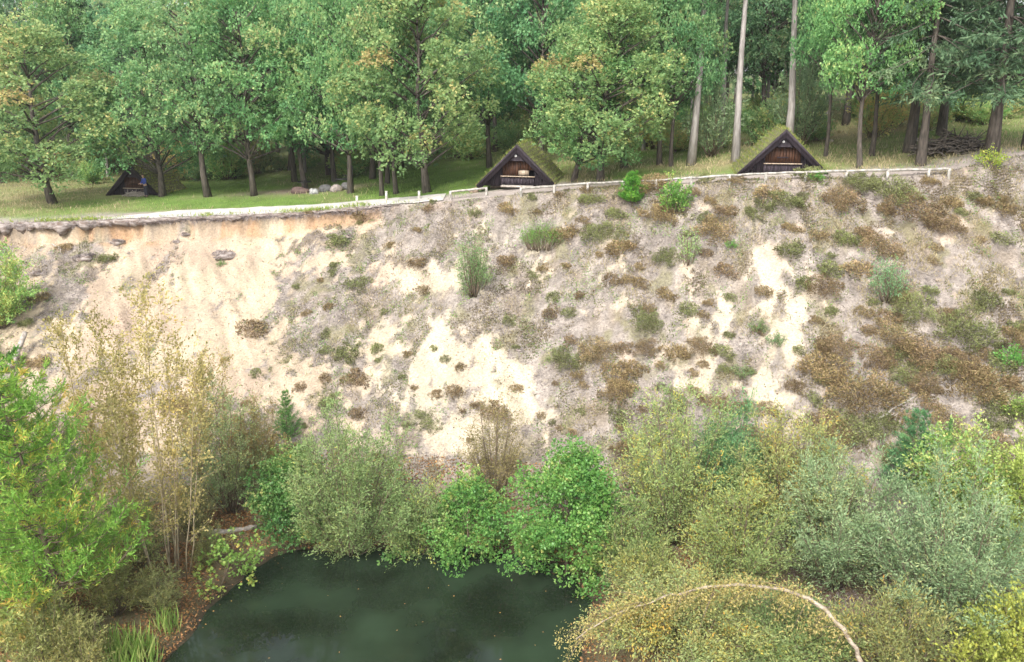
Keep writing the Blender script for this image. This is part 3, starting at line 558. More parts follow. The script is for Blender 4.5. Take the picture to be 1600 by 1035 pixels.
for (px_, py_, s, lab) in [(1112, 245, 1.0, 'pale grey-green bush between the two grey pines'), (1250, 228, 1.2, 'pale grey-green bush behind the farther shelter')]:
    p = at(px_, py_); plant('willow_bush', BUSHW, p, lab, 'bush', None, (s, s, s * 1.15), 1.0, (.9, 1.0, .95), parts=('stems', 'foliage'))
# far-off wood closing the view
rng = np.random.default_rng(5); nn = 26000
xx = rng.uniform(-115, 115, nn); yy = rng.uniform(128, 142, nn); zz = 11 + 22 * rng.random(nn) ** 0.9 * (0.72 + .45 * fbm(xx * .12, yy * .05, 2, 3))
zz = np.where(xx > 42, 11 + (zz - 11) * .5, zz); gap = zz > 0; xx, yy, zz = xx[gap], yy[gap], zz[gap]
V, F = leaves(np.column_stack([xx, yy, zz]), rdir(len(xx), rng) + np.array([0, -.2, .2]), rng.uniform(.8, 1.5, len(xx)), .7, rng)
tag(link('distant_woods', mesh_np('distant_woods', V, F, t=np.clip(rng.normal(.35, .15, len(xx)), 0, 1), mat=M['oak'])), 'far-off mass of woodland behind the trees', kind='stuff')

# ------------------------------------------------------------------ shelters
SH_W, SH_H = 2.45, 2.42
def board_row(mb, x0, x1, z0f, z1f, y, w_=.17, th=.03, rng=random):
    x = x0
    while x < x1 - .03:
        xe = min(x1, x + w_); a, b_ = x + .006, xe - .006; d = rng.uniform(0, .014)
        za, zb = z0f, z0f; ta, tb = z1f(a), z1f(b_)
        if min(ta, tb) > z0f + .03: mb.prism([(a, za), (b_, zb), (b_, tb), (a, ta)], y - th - d, y)
        x = xe
def roof_z(x, drop=0.0): return SH_H - .12 - drop - abs(x) * (SH_H - .12) / SH_W * 1.0
def make_shelter(name, loc, rz, label, opened, sc=1.17, sod_tint=(1, 1, 1), seed=1):
    rnd = random.Random(seed); r = empty(name, loc, rz); r.scale = (sc,) * 3; tag(r, label, 'shelter', 'sod-roofed shelters at the wood edge')
    D_ = 3.4
    # two roof slabs, sod on each
    ang = atan2(SH_H, SH_W); Lr = sqrt(SH_W ** 2 + SH_H ** 2)
    for s in (-1, 1):
        mb = MB(); n_ = (s * sin(ang), cos(ang))
        a = (0.0, SH_H); b_ = (s * SH_W, 0.0)
        poly = [a, b_, (b_[0] - n_[0] * .1, b_[1] - n_[1] * .1), (0, a[1] - .1 / cos(ang))]
        mb.prism(poly if s > 0 else poly[::-1], -.38, D_); rp = mb.build('roof_panel', M['dark_wood'], r)
        # bumpy sod
        rg = np.random.default_rng(seed * 10 + s); ni, nj = 14, 16; V = []
        for i in range(ni):
            for j in range(nj):
                q = i / (ni - 1); yy = -.30 + (D_ + .35) * j / (nj - 1); e = min(1, i * .6 + .25, (ni - 1 - i) * .6 + .35) * min(1, j * .6 + .3, 1)
                hh = .03 + .065 * e * (.7 + .6 * float(fbm(q * 5 + s, yy * 1.7, seed, 3)))
                V.append((s * SH_W * q * 1.01 + n_[0] * hh, yy, SH_H * (1 - q * 1.01) + n_[1] * hh))
        F = [(i * nj + j, i * nj + j + 1, (i + 1) * nj + j + 1, (i + 1) * nj + j) for i in range(ni - 1) for j in range(nj - 1)]
        sd_ = link('sod', mesh_np('sod', V, F if s > 0 else [f[::-1] for f in F], smooth=True, mat=M['sod']), r)
        V = np.array(V); pick = rg.integers(0, len(V), 1500); P = V[pick] + rg.normal(0, .09, (1500, 3)) * np.array([1, 1, .1]); P = P - np.array([n_[0], 0, n_[1]]) * .05
        Vg, Fg_ = leaves(P, rdir(1500, rg) * .5 + np.array([s * .3, 0, .9]), rg.uniform(.08, .24, 1500), .16, rg)
        gr = link('roof_grass', mesh_np('roof_grass', Vg, Fg_, t=np.clip(rg.normal(.55, .25, 1500), 0, 1), mat=M['grass']), sd_); gr['kind'] = 'stuff'; gr.color = (sod_tint[0] * 1.15, sod_tint[1] * .85, sod_tint[2] * 1.0, 1)
        # bargeboards: an inner wide board and an outer capping board
        for (wd, yb, th) in ((.34, -.44, .06), (.17, -.49, .05)):
            mb = MB(); t0 = .06; A = (0, SH_H + t0); B = (s * (SH_W + .05), t0 - .02); off = wd
            po = [A, B, (B[0] - n_[0] * off, B[1] - n_[1] * off), (0, A[1] - off / cos(ang))]
            mb.prism(po if s > 0 else po[::-1], yb - s * .002, yb + th); mb.build('bargeboard', M['dark_wood'], r)
    zr = lambda x: max(0.0, (SH_H - .16) * (1 - abs(x) / (SH_W - .12)))
    # side walls of the front
    hx = .97
    for s in (-1, 1):
        mb = MB(); a, b_ = (hx, SH_W - .15) if s > 0 else (-SH_W + .15, -hx); board_row(mb, a, b_, 0, zr, 0.0, rng=rnd)
        o_ = mb.build('wall_cladding', M['dark_wood'], r); o_['kind'] = 'stuff'
    mb = MB(); board_row(mb, -hx - .06, hx - .02, 0.02, lambda x: .56, -.05, w_=.19, rng=rnd); o_ = mb.build('lower_cladding', M['dark_wood'], r); o_['kind'] = 'stuff'
    mb = MB(); mb.box((-.02, -.13, .595), (2 * hx + .12, .13, .05)); mb.build('ledge', M['pale_wood'], r, bevel=.008)
    hatch = lambda x: min(1.52, zr(x))
    if not opened:
        mb = MB(); board_row(mb, -hx, hx, .625, hatch, 0.02, w_=.16, th=.025, rng=rnd); o_ = mb.build('hatch_boards', M['brown_wood'], r); o_['kind'] = 'stuff'
        mb = MB(); mb.box((-.05, -.05, .93), (.62, .05, .05)); mb.build('hatch_handle', M['dark_wood'], r)
    else:
        mb = MB(); board_row(mb, -hx, -.02, .625, hatch, 0.02, w_=.16, th=.025, rng=rnd); board_row(mb, -.02, hx, .97, hatch, 0.02, w_=.16, th=.025, rng=rnd)
        o_ = mb.build('hatch_boards', M['brown_wood'], r); o_['kind'] = 'stuff'
        mb = MB(); mb.box((.30, .05, .80), (.62, .03, .33)); mb.build('inner_panel', M['pale_wood'], r)
    mb = MB(); z0 = 1.56; xb = (SH_W - .12) * (1 - z0 / (SH_H - .16)); mb.prism([(-xb, z0), (xb, z0), (0, SH_H - .18)], -.30, -.26); mb.build('gable_panel', M['dark_wood'], r)
    mb = MB(); mb.box((0, -.27, z0 - .03), (2 * xb + .1, .07, .06)); mb.build('gable_beam', M['dark_wood'], r)
    V, F = tube([(-.1, -.30, 1.80), (-.1, -.335, 1.80)], [.075, .07], 12, True); link('round_plaque', mesh_np('round_plaque', V, F, mat=M['white'], smooth=False), r)
    mb = MB(); mb.prism([(-SH_W + .1, 0), (SH_W - .1, 0), (0, SH_H - .2)], D_ - .12, D_ - .05); mb.build('rear_wall', M['dark_wood'], r)
    mb = MB(); mb.box((0, D_ / 2, .06), (2 * SH_W - .5, D_ - .3, .1)); mb.build('floor_deck', M['dark_wood'], r)
    mb = MB(); mb.box((0, -.36, .045), (1.9, .42, .09)); mb.build('doorstep', M['grey_wood'], r, bevel=.01)
    return r
def look_rz(p, extra): return extra
pm = at(810, 294); make_shelter('shelter', pm + np.array([0, 0, .10]), radians(-13), 'dark gabled shelter with its hatch partly open behind the short rail', True, sc=1.06, seed=1)
pr = at(1222, 271); make_shelter('shelter', pr - np.array([0, 0, .06]), radians(-9), 'dark gabled shelter with closed brown hatch behind the long rail', False, sc=1.0, seed=2)
pl = at(213, 305); make_shelter('shelter', pl - np.array([0, 0, .06]), radians(-14), 'dark shelter half hidden under oak leaves behind the standing person', False, sc=1.0, seed=3, sod_tint=(1.3, 1.25, .7))

# ------------------------------------------------------------------ rails and posts
def rail_fence(pts, posts, label):
    W3 = [at(a, b_ + 13) for a, b_ in pts]; r = empty('rail_fence', W3[0]); o0 = np.array(W3[0]); tag(r, label, 'fence', None)
    top = [p + np.array([0, 0, .46]) - o0 for p in W3]
    for i in range(len(top) - 1):
        a, b_ = top[i], top[i + 1]; d = unit(b_ - a); nseg = 5; u = np.linspace(-.02, 1.02, nseg)[:, None]
        pth = a * (1 - u) + b_ * u + np.array([0, 0, 1]) * np.array([random.uniform(-.018, .018) for _ in range(nseg)])[:, None]
        V, F = tube(pth, [random.uniform(.058, .072) for _ in range(nseg)], 8, True); link('rail', mesh_np('rail', V, F, smooth=True, mat=M['rail_wood']), r)
    for i in posts:
        p = top[i]; V, F = tube([p + np.array([0, 0, -.75]), p + np.array([0, 0, -.3]), p + np.array([0, 0, .055])], [.09, .085, .08], 8, True)
        link('post', mesh_np('post', V, F, smooth=True, mat=M['rail_wood']), r)
    return r
rail_fence([(704, 299), (760, 293)], [0, 1], 'short weathered log rail beside the middle shelter')
rail_fence([(814, 294), (866, 290), (918, 286), (973, 284), (1025, 282), (1080, 278), (1140, 275), (1196, 272), (1258, 270), (1322, 268), (1386, 267), (1450, 266), (1482, 265)],
           list(range(13)), 'long weathered log rail running from the middle shelter to the heath')
for (px_, py_, h_, lab) in [(558, 320, .52, 'pale marker post with a clod at its foot on the path'), (604, 314, .58, 'whitest marker post standing behind the path end'), (655, 312, .5, 'capped marker post beside the yellowing oak')]:
    p = at(px_, py_); mb = MB(); mb.tube([(0, 0, -.2), (0, 0, h_ * .6), (.01, 0, h_)], [.085, .08, .075], 8)
    r = empty('marker_post', p); tag(r, lab, 'post', 'marker posts along the path'); mb.build('post_shaft', M['post_wood'], r, smooth=True)
    mb = MB(); mb.tube([(.01, 0, h_), (.01, 0, h_ + .05)], [.10, .09], 8); mb.build('post_cap', M['post_wood'], r)

# ------------------------------------------------------------------ boulders, fire ring, logs
def rock(seed, s, flat=.6):
    rg = np.random.default_rng(seed); import bmesh
    bm = bmesh.new(); bmesh.ops.create_icosphere(bm, subdivisions=3, radius=1)
    for v in bm.verts:
        c = v.co; n_ = float(fbm(c.x * 1.3 + seed * 3.1 + 9, c.y * 1.3 + c.z * 1.1 + 5, seed, 3)) - .5; v.co = c * (1 + .8 * n_)
        v.co.z = max(v.co.z, -.45)
    me = bpy.data.meshes.new('boulder'); bm.to_mesh(me); bm.free()
    co = np.zeros(len(me.vertices) * 3); me.vertices.foreach_get('co', co); co = co.reshape(-1, 3) * np.array(s); me.vertices.foreach_set('co', co.ravel())
    return me
for i, (px_, py_, s, cl, lab) in enumerate([(470, 302, (.95, .45, .48), (.17, .115, .10), 'long brown boulder nearest the cooking grate'), (491, 303, (.55, .42, .46), (.42, .42, .41), 'pale grey boulder in front of the fire ring'),
                                          (509, 299, (.8, .5, .50), (.13, .13, .125), 'dark grey boulder between pale boulders of the fire ring'), (526, 299, (.62, .5, .58), (.36, .31, .28), 'pinkish grey pointed boulder in the fire ring'), (541, 296, (.55, .45, .52), (.25, .24, .23), 'grey boulder against the rough-barked oak'),
                                          (741, 301, (.5, .35, .35), (.36, .27, .20), 'tan boulder under the short rail'), (778, 294, (.7, .3, .28), (.36, .28, .2), 'tan boulder at the end of the short rail')]):
    s = tuple(q * .70 for q in s); cl = tuple(q * .7 for q in cl); me = rock(i + 1, s); o_ = link('boulder', me, None, at(px_, py_) + np.array([0, 0, s[2] * .3]))
    me.materials.append(noise_mat('boulder_stone', tuple(c * .65 for c in cl), tuple(c * 1.3 for c in cl), (5, 5, 5), bump=.4)); me.polygons.foreach_set('use_smooth', [True] * len(me.polygons))
    tag(o_, lab, 'boulder')
for (px_, py_, hp, gz, gx_, lab) in [(476, 297, .75, .62, 0, 'short iron pole with round cooking grate behind brown boulder'), (552, 296, 1.75, .75, -.75, 'tall iron pole with swivelling cooking grate behind pinkish boulder')]:
    r = empty('cooking_grate', at(px_, py_)); tag(r, lab, 'grill', 'cooking grates at the fire ring')
    mb = MB(); mb.tube([(0, 0, -.2), (0, 0, hp)], [.04, .035], 8, True); mb.build('pole', M['black'], r, smooth=True)
    mb = MB(); an = np.linspace(0, 2 * pi, 21); mb.tube([(gx_ + .5 * cos(a), .5 * sin(a), gz) for a in an], .03, 6)
    for q in np.linspace(-.4, .4, 9): hw = sqrt(.25 - q * q); mb.tube([(gx_ + q, -hw, gz), (gx_ + q, hw, gz)], .014, 4)
    mb.build('grate', M['black'], r, smooth=True)
    if gx_: mb = MB(); mb.tube([(0, 0, gz + .25), (gx_, 0, gz + .28), (gx_, 0, gz)], .02, 6); mb.build('hanger_arm', M['black'], r)
def log_between(a, b_, r0, r1, mat, name, lab, cat='log', lift=.05, wob=.04):
    pa, pb = np.array(a, float), np.array(b_, float); u = np.linspace(0, 1, 9)[:, None]; P = pa * (1 - u) + pb * u + np.random.default_rng(int(abs(pa[0]) * 100)).normal(0, wob, (9, 3)); P[:, 2] += lift
    P -= pa; V, F = tube(P, np.linspace(r0, r1, 9), 8, True); return tag(link(name, mesh_np(name, V, F, smooth=True, mat=mat), None, pa), lab, cat)
log_between(at(322, 836), at(400, 826), .16, .11, M['grey_wood'], 'driftwood_log', 'grey driftwood log lying on the leafy bank by the pond')
log_between(at(20, 590) + np.array([0, 0, .6]), at(43, 545) + np.array([0, 0, .9]), .17, .14, M['grey_wood'], 'dead_tree', 'pale dead trunk leaning on the bank behind the yellow-flecked pine')
log_between(at(1374, 655), at(1428, 622), .055, .035, M['rail_wood'], 'bare_branch', 'pale bare branch lying on the brown heather slope', 'branch')
log_between(at(1001, 340), at(1021, 332), .06, .05, M['rail_wood'], 'cut_log', 'short white cut log below two green bushes', 'log')
log_between(at(655, 832), at(722, 812), .09, .06, M['bark'], 'sunken_log', 'dark log between the willow and the small alder', 'log', lift=.25)
log_between(at(96, 392), at(82, 383), .05, .04, M['grey_wood'], 'root_stub', 'grey root stub on the sand face below the turf edge', 'branch')
log_between(at(2, 1000) + np.array([0, 0, .7]), at(62, 930) + np.array([0, 0, 1.3]), .05, .02, M['bark_birch'], 'bare_branch', 'pale bare branch leaning over the russet bush by the young pine', 'branch')
log_between(at(78, 1040) + np.array([0, 0, .1]), at(92, 1000) + np.array([0, 0, 2.1]), .06, .02, M['grey_wood'], 'dead_sapling', 'dead grey sapling standing behind the reeds and brownish bush', 'sapling')
log_between(at(1285, 218), at(1300, 222), .1, .1, M['grey_wood'], 'fallen_branch', 'fallen grey branch in the wood behind the curved-trunk oak', 'branch')
# bowed birch over the water's edge
pts = [(1352, 1050, 27.0, 1.0), (1335, 1010, 27.3, 0), (1312, 972, 27.6, 0), (1272, 937, 28.0, 0), (1222, 917, 28.5, 0), (1150, 913, 29.0, 0), (1100, 918, 29.4, 0), (1045, 931, 29.7, 0), (990, 948, 29.9, 0), (930, 975, 29.9, 0), (900, 1000, 29.8, 0)]
BW = []
for (a, b_, yy, _) in pts:
    d = ray(a, b_); t = (yy - 3.2 - 1.6 * max(0, (1080 - a) / 180)) / d[1]; BW.append(d * t + np.array([0, 0, CAMZ]))
g0 = BW[0].copy(); base = np.array([g0[0] + .1, g0[1] - .1, G(g0[0] + .1, g0[1] - .1) - .1]); BW = [base] + BW; BW = np.array(BW)
rb = empty('bowed_birch', base); tag(rb, 'bowed bare birch trunk arching over the willows at the water', 'tree')
BWc = BW - base; uu_ = np.arange(len(BWc)); u2_ = np.linspace(0, len(BWc) - 1, 41); BWc = np.column_stack([np.interp(u2_, uu_, BWc[:, c]) for c in range(3)])
for _ in range(6): BWc[1:-1] = (BWc[:-2] + 2 * BWc[1:-1] + BWc[2:]) / 4
BWc[2:] += np.random.default_rng(4).normal(0, .022, (39, 3))
V, F = tube(BWc, np.interp(u2_, uu_, np.concatenate([[.12], np.linspace(.085, .016, len(BW) - 1)])) * np.random.default_rng(5).uniform(.86, 1.16, 41), 8, True); link('trunk', mesh_np('trunk', V, F, smooth=True, mat=M['bark_birch']), rb)
wd = MB(); rg = np.random.default_rng(9); TS = []
for i in range(44):
    q = rg.uniform(.22, 1); j = q * (len(BW) - 1); a = BW[int(j)] * (1 - j % 1) + BW[min(len(BW) - 1, int(j) + 1)] * (j % 1) - base
    d = unit(np.array([-.7, rg.normal(0, .5), rg.uniform(-.9, .3)])); L = rg.uniform(.5, 1.5); u = np.linspace(0, 1, 4)[:, None]
    pth = a + d * L * u + np.array([0, 0, -.35]) * u ** 2; wd.tube(pth, np.linspace(.018, .005, 4), 4); TS.append(pth)
link('branches', wood_mesh(wd, 'bark_twig'), rb)
P = np.concatenate([np.repeat(t_, 40, 0) + rg.normal(0, .16, (160, 3)) for t_ in TS]); V, F = leaves(P, rdir(len(P), rg) + np.array([0, 0, -.5]), rg.uniform(.06, .11, len(P)), .5, rg)
link('foliage', mesh_np('foliage', V, F, t=np.clip(rg.normal(.45, .2, len(P)), 0, 1), mat=M['birch']), rb)
# brushwood mound in the wood
p = at(1492, 238); rg = np.random.default_rng(12); mb = MB()
for i in range(260):
    a = rg.uniform(0, 6.28); q = rg.random() ** .6; c = np.array([2.3 * q * cos(a), 1.0 * q * sin(a), 0]); c[2] = 1.0 * (1 - q * q) * rg.uniform(.2, 1); d = unit(np.array([rg.normal(), rg.normal() * .5, rg.normal() * .3])) * rg.uniform(.4, .9)
    mb.tube([c - d, c + rg.normal(0, .05, 3), c + d], [.035, .04, .02], 4)
tag(mb.build('brushwood_mound', M['bark'], None, loc=p), 'dark mound of brushwood lying under the spruces', 'brushwood')

# ------------------------------------------------------------------ foreground and slope shrubs
def shrub(name, pair, px, py, label, cat='shrub', sc=1.0, rz=0.0, tint=(1, 1, 1), group=None, sz=None, tilt=(0, 0)):
    p = at(px, py); p[2] -= .05
    return plant(name, pair, p, label, cat, group, (sc, sc, sz or sc), rz, tint, ('stems', 'foliage'), tilt)
# left bank
PN = conifer(301, 10.0, 3.3, 1.6, 22, 7, .17, .2, .13, droop=-.18, tip=.35, leaf='pine', bark='bark_twig', twigs=26, nl=14, spread=.36, tuft=.6, tmean=.42, pw=.55, jit=.55)
p = at(112, 990); plant('pine_tree', PN, p, 'young bright green pine with yellow-flecked needles on the pond bank', 'tree', None, (1, 1, 1), .4, (.92, 1.05, 1.05), tilt=(0, -.10))
PN2 = conifer(302, 7.5, 2.2, .8, 16, 6, .19, .18, .09, droop=-.1, tip=.3, leaf='pine', bark='bark_twig', twigs=24, nl=16, spread=.36, tuft=.4, tmean=.3, pw=.6)
p = at(-15, 780); plant('pine_tree', PN2, p, 'dark green pine behind the yellow-flecked pine', 'tree', None, (1.2, 1.2, 1.15), 1.4, (.62, .80, .85))
shrub('birch_shrub', stem_shrub(303, 4.6, 2.2, 20, 560, 13000, .13, .6, leaf='oak', tmean=.62, lo=.05), 2, 512, 'yellow-green birch bush at the foot of the turf edge', tint=(1.2, 1.2, .85), sc=1.05)
BR = stem_shrub(310, 11.8, 2.3, 10, 680, 11500, .11, .6, leaf='birch', bark='bark_straw', stem_r=.042, base_r=.8, lo=.18, twl=(.5, 1.5), rough=.6, fall=.4)
shrub('birch_sapling', BR, 268, 908, 'tall thin birch clump with pale stems and yellow leaves', sc=1.0, tint=(1.0, 1.0, 1.0), tilt=(0, .02))
BR2 = stem_shrub(311, 9.0, 2.3, 11, 680, 13000, .10, .6, leaf='birch', bark='bark_straw', stem_r=.03, base_r=.7, lo=.15, twl=(.5, 1.4), tmean=.35, rough=.6, fall=.4)
shrub('birch_sapling', BR2, 178, 845, 'sparse brownish birch clump between the pine and pale-stemmed birch', sc=1.0, sz=1.15, tint=(1.0, .98, .95))
shrub('willow_bush', stem_shrub(312, 6.0, 2.3, 18, 700, 13000, .11, .4, tmean=.45, lo=.08), 362, 800, 'olive grey willow between the birch clump and driftwood log', tint=(1.01, 1.01, 0.81))
shrub('birch_sapling', BR2, 335, 770, 'thin brown birch on the bank above the driftwood log', sc=.78, rz=2, tint=(.95, .85, .9))
shrub('birch_sapling', BR2, 415, 775, 'small brown-leaved birch behind the duller green alder', sc=.55, rz=4, tint=(.8, .72, .75))
# pond edge, far side
shrub('willow_bush', stem_shrub(320, 7.0, 3.3, 44, 2300, 40000, .115, .38, tmean=.42, lo=.03, twl=(.5, 1.2), tgrad=-.12, fall=.62), 548, 868, 'broad grey-green willow with yellow flecks leaning over the pond', tint=(.88, .96, .66))
shrub('willow_bush', stem_shrub(322, 3.2, 1.8, 22, 800, 15000, .115, .4, tmean=.5, lo=.03, fall=.6), 655, 866, 'low olive willow between the broad willow and the small alder', tint=(0.74, 0.85, 0.56))
ALD = lobe_crown(336, 5.6, 2.5, .15, 80, 40000, .10, .8, .07, lobe_r=(.32, 1.0), flat=.85, leaf='alder', bark='bark_twig', shape=.98, sides=5, limbs=False, yellow_top=.12)
ALD2 = lobe_crown(331, 4.2, 1.8, .12, 56, 20000, .092, .8, .05, lobe_r=(.26, .82), flat=.85, leaf='alder', bark='bark_twig', shape=.98, sides=5, limbs=False, yellow_top=.12)
shrub('alder_bush', ALD, 884, 898, 'large vivid green alder bush at the pond edge', sc=1.0, tint=(1.05, .95, 1.1))
shrub('alder_bush', ALD2, 733, 880, 'small round vivid green alder bush between willow and big alder', sc=.95, tint=(1.05, .95, 1.1))
shrub('alder_bush', ALD2, 462, 842, 'duller green alder bush tucked under the broad willow', sc=.98, rz=2.2, tint=(.95, .82, 1.1))
shrub('alder_sprig', lobe_crown(332, 1.3, .7, .1, 14, 900, .12, .8, .02, lobe_r=(.25, .4), leaf='alder', bark='bark_twig', sides=4), 626, 896, 'small alder sprig drooping into the pond below the broad willow', tint=(1.05, .9, 1.2))
shrub('alder_sprig', lobe_crown(333, 2.4, 1.3, .1, 18, 1500, .13, .8, .025, lobe_r=(.35, .5), leaf='alder', bark='bark_twig', sides=4, lean=(1.0, 0)), 345, 918, 'pale yellow-green sprig leaning over the pond corner', tint=(1.7, 1.1, 1.2))
shrub('willow_bush', stem_shrub(321, 4.8, 1.7, 20, 620, 8500, .09, .4, leaf='birch', tmean=.22, lo=.1), 772, 780, 'thin brownish shrub behind the small round alder', tint=(0.76, 0.74, 0.81))
# right bank
shrub('willow_bush', stem_shrub(353, 2.6, 1.7, 20, 700, 13000, .11, .38, tmean=.45, lo=.03), 985, 905, 'low olive willow filling the gap beside the large vivid alder', tint=(.78, .86, .54))
shrub('willow_bush', stem_shrub(354, 2.2, 1.5, 18, 560, 10000, .11, .38, tmean=.55, lo=.03), 1015, 945, 'low ochre willow between the alder and the sprawling willow', tint=(.86, .82, .5))
shrub('willow_bush', stem_shrub(340, 6.6, 3.1, 36, 1700, 32000, .115, .36, tmean=.50, lo=.03, fall=.5), 1055, 848, 'yellowish willow beside the large vivid alder', tint=(0.92, 0.99, 0.67))
shrub('willow_bush', stem_shrub(341, 4.6, 1.7, 22, 800, 17000, .13, .34, tmean=.22, lo=.05), 1138, 795, 'dark bluish green willow standing above its yellowish neighbours', tint=(0.65, 0.99, 0.78))
shrub('willow_bush', stem_shrub(342, 5.2, 2.9, 30, 1300, 23000, .11, .38, tmean=.60, lo=.03), 1228, 825, 'ochre-tinged willow below the heather slope', tint=(0.96, 0.90, 0.60))
shrub('willow_bush', stem_shrub(343, 5.6, 3.0, 32, 1500, 32000, .125, .3, tmean=.34, lo=.03), 1305, 915, 'grey-green willow behind the bowed birch trunk', tint=(1.0, 1.08, .98))
shrub('willow_bush', stem_shrub(344, 6.2, 3.3, 38, 1900, 37000, .125, .3, tmean=.30, lo=.03), 1475, 985, 'largest silvery willow near the bowed birch foot', tint=(.98, 1.08, 1.0))
shrub('willow_bush', stem_shrub(352, 4.2, 2.3, 26, 1000, 18000, .11, .36, tmean=.55, lo=.03), 1150, 915, 'olive willow in the hollow above the bowed birch trunk', tint=(0.85, 0.90, 0.58))
shrub('aspen_bush', stem_shrub(345, 4.8, 2.2, 22, 900, 15000, .12, .6, leaf='alder', tmean=.7, lo=.05), 1490, 850, 'pale green aspen bush behind the largest silvery willow', tint=(1.50, 1.12, 1.50))
shrub('aspen_bush', stem_shrub(346, 5.2, 2.4, 22, 960, 16000, .12, .6, leaf='birch', tmean=.45, lo=.05), 1590, 890, 'yellow-green aspen bush at the edge of the silvery willow', tint=(0.81, 1.18, 0.78))
shrub('aspen_bush', stem_shrub(347, 3.4, 2.0, 22, 800, 14000, .12, .6, leaf='birch', tmean=.45, lo=.03), 1570, 1085, 'golden yellow bush in front of the silvery willow', tint=(.80, 1.05, .60))
shrub('willow_bush', stem_shrub(348, 2.6, 3.9, 46, 2000, 38000, .11, .36, tmean=.62, lo=.03, sag=.35), 1075, 1015, 'low sprawling yellowish willow draping into the pond', tint=(0.94, 0.94, 0.67))
shrub('willow_bush', stem_shrub(349, 2.0, 2.6, 30, 1100, 20000, .11, .36, tmean=.5, lo=.03, sag=.25), 1240, 1030, 'low olive willow under the bowed birch trunk', tint=(0.72, 0.81, 0.54))
shrub('willow_bush', stem_shrub(350, 2.8, 2.2, 24, 900, 15000, .11, .36, tmean=.55, lo=.03), 1400, 1060, 'low brownish willow around the bowed birch foot', tint=(0.83, 0.76, 0.52))
SAP = conifer(360, 3.6, 1.15, .2, 15, 6, .14, .14, .05, droop=-.2, tip=.3, leaf='spruce', bark='bark_twig', twigs=18, nl=12, spread=.4, tuft=.3)
shrub('pine_sapling', SAP, 1420, 775, 'blue-green pine sapling on the lower heather slope', 'sapling', sc=1.05, tint=(1.1, 1.45, 1.2))
shrub('pine_sapling', SAP, 1478, 712, 'narrow columnar conifer sapling behind the silvery willow', 'sapling', sc=.22, sz=.48, rz=1, tint=(1.6, 2.0, 1.0))
shrub('pine_sapling', SAP, 450, 690, 'dark green conifer sapling above the broad willow', 'sapling', sc=.6, sz=.75, rz=2, tint=(1.2, 1.5, .8))
# lower left tangle
for (px_, py_, pair, sc, tint, lab) in [(40, 1010, BUSH[1], .8, (1.6, 1.2, .9), 'low russet bush in the tangle below the young pine'), (180, 960, BUSHW, .55, (.95, .78, .5), 'low olive bush between the pine trunk and the pond'), (215, 880, BUSHW, .6, (1.0, .92, .6), 'yellow-olive bush at the foot of the birch clump'),
                                       (0, 930, BUSH[0], .9, (1.5, 1.3, .8), 'olive bush behind the young pine trunk'), (130, 1060, BUSHW, .5, (1.0, .80, .52), 'low brownish bush at the pond bank beside reeds'), (300, 830, BUSHW, .5, (1.0, .85, .65), 'ochre bush beside the driftwood log'), (395, 760, BUSHW, .62, (.9, .8, .62), 'dull olive bush above the driftwood log'), (60, 900, BUSHW, .7, (.95, .78, .48), 'olive-brown bush under the young pine crown'), (250, 960, BUSHW, .42, (1.0, .85, .6), 'small brown bush over the pond corner beside pale reeds'), (150, 905, BUSH[1], .6, (1.3, 1.1, .8), 'russet-yellow bush between young pine and birch clump'), (330, 880, BUSHW, .35, (.95, .8, .55), 'little russet bush behind the pale yellow-green sprig'), (75, 1045, BUSHW, .6, (.95, .82, .52), 'brown-green bush in the lowest corner by the reeds')]:
    shrub('bank_bush', pair, px_, py_, lab, 'bush', sc=sc * 1.15, tint=tint, rz=px_ * .1)
# slope plants
shrub('pine_sapling', conifer(370, 1.9, .85, .1, 9, 6, .16, .2, .04, droop=-.35, tip=.3, leaf='pine', bark='bark_twig', twigs=16, nl=10, spread=.5, tuft=.5, tmean=.3), 988, 322, 'vivid green pine sapling in front of the log rail', 'sapling', tint=(.75, 1.1, .9))
shrub('birch_shrub', stem_shrub(371, 1.9, .95, 14, 170, 1900, .13, .65, leaf='alder', tmean=.55, lo=.05, twl=(.25, .55)), 1055, 330, 'pale green birch bush beside the vivid pine sapling', tint=(1.0, .95, .95))
shrub('broom_bush', stem_shrub(372, 1.4, 1.35, 60, 420, 3600, .16, .10, leaf='alder', tmean=.35, lo=.25, twl=(.3, .6), up=.9, base_r=.8, arch=.0), 846, 388, 'bright green upright broom bush high on the slope', tint=(1.2, 1.0, .9))
shrub('birch_shrub', stem_shrub(373, 3.3, 1.15, 22, 420, 4200, .085, .5, leaf='willow', tmean=.3, lo=.1, twl=(.3, .7)), 740, 462, 'feathery grey-green birch bush alone on the bare sand', tint=(.72, .92, .62))
shrub('birch_shrub', stem_shrub(374, 2.0, .7, 9, 110, 800, .09, .6, leaf='willow', tmean=.35, lo=.15, twl=(.25, .5)), 1075, 412, 'thin see-through sapling below the pale green birch bush', tint=(1.0, 1.15, .75))
shrub('birch_shrub', stem_shrub(375, 2.3, 1.1, 14, 200, 1700, .09, .6, leaf='willow', tmean=.3, lo=.1, twl=(.3, .6)), 1385, 470, 'sparse grey-green sapling bush in the middle of the heath', tint=(.75, 1.0, .85))
SEED = stem_shrub(380, 1.0, .75, 12, 90, 1000, .085, .6, leaf='alder', tmean=.5, lo=.05, twl=(.12, .35), stem_r=.012, base_r=.15)
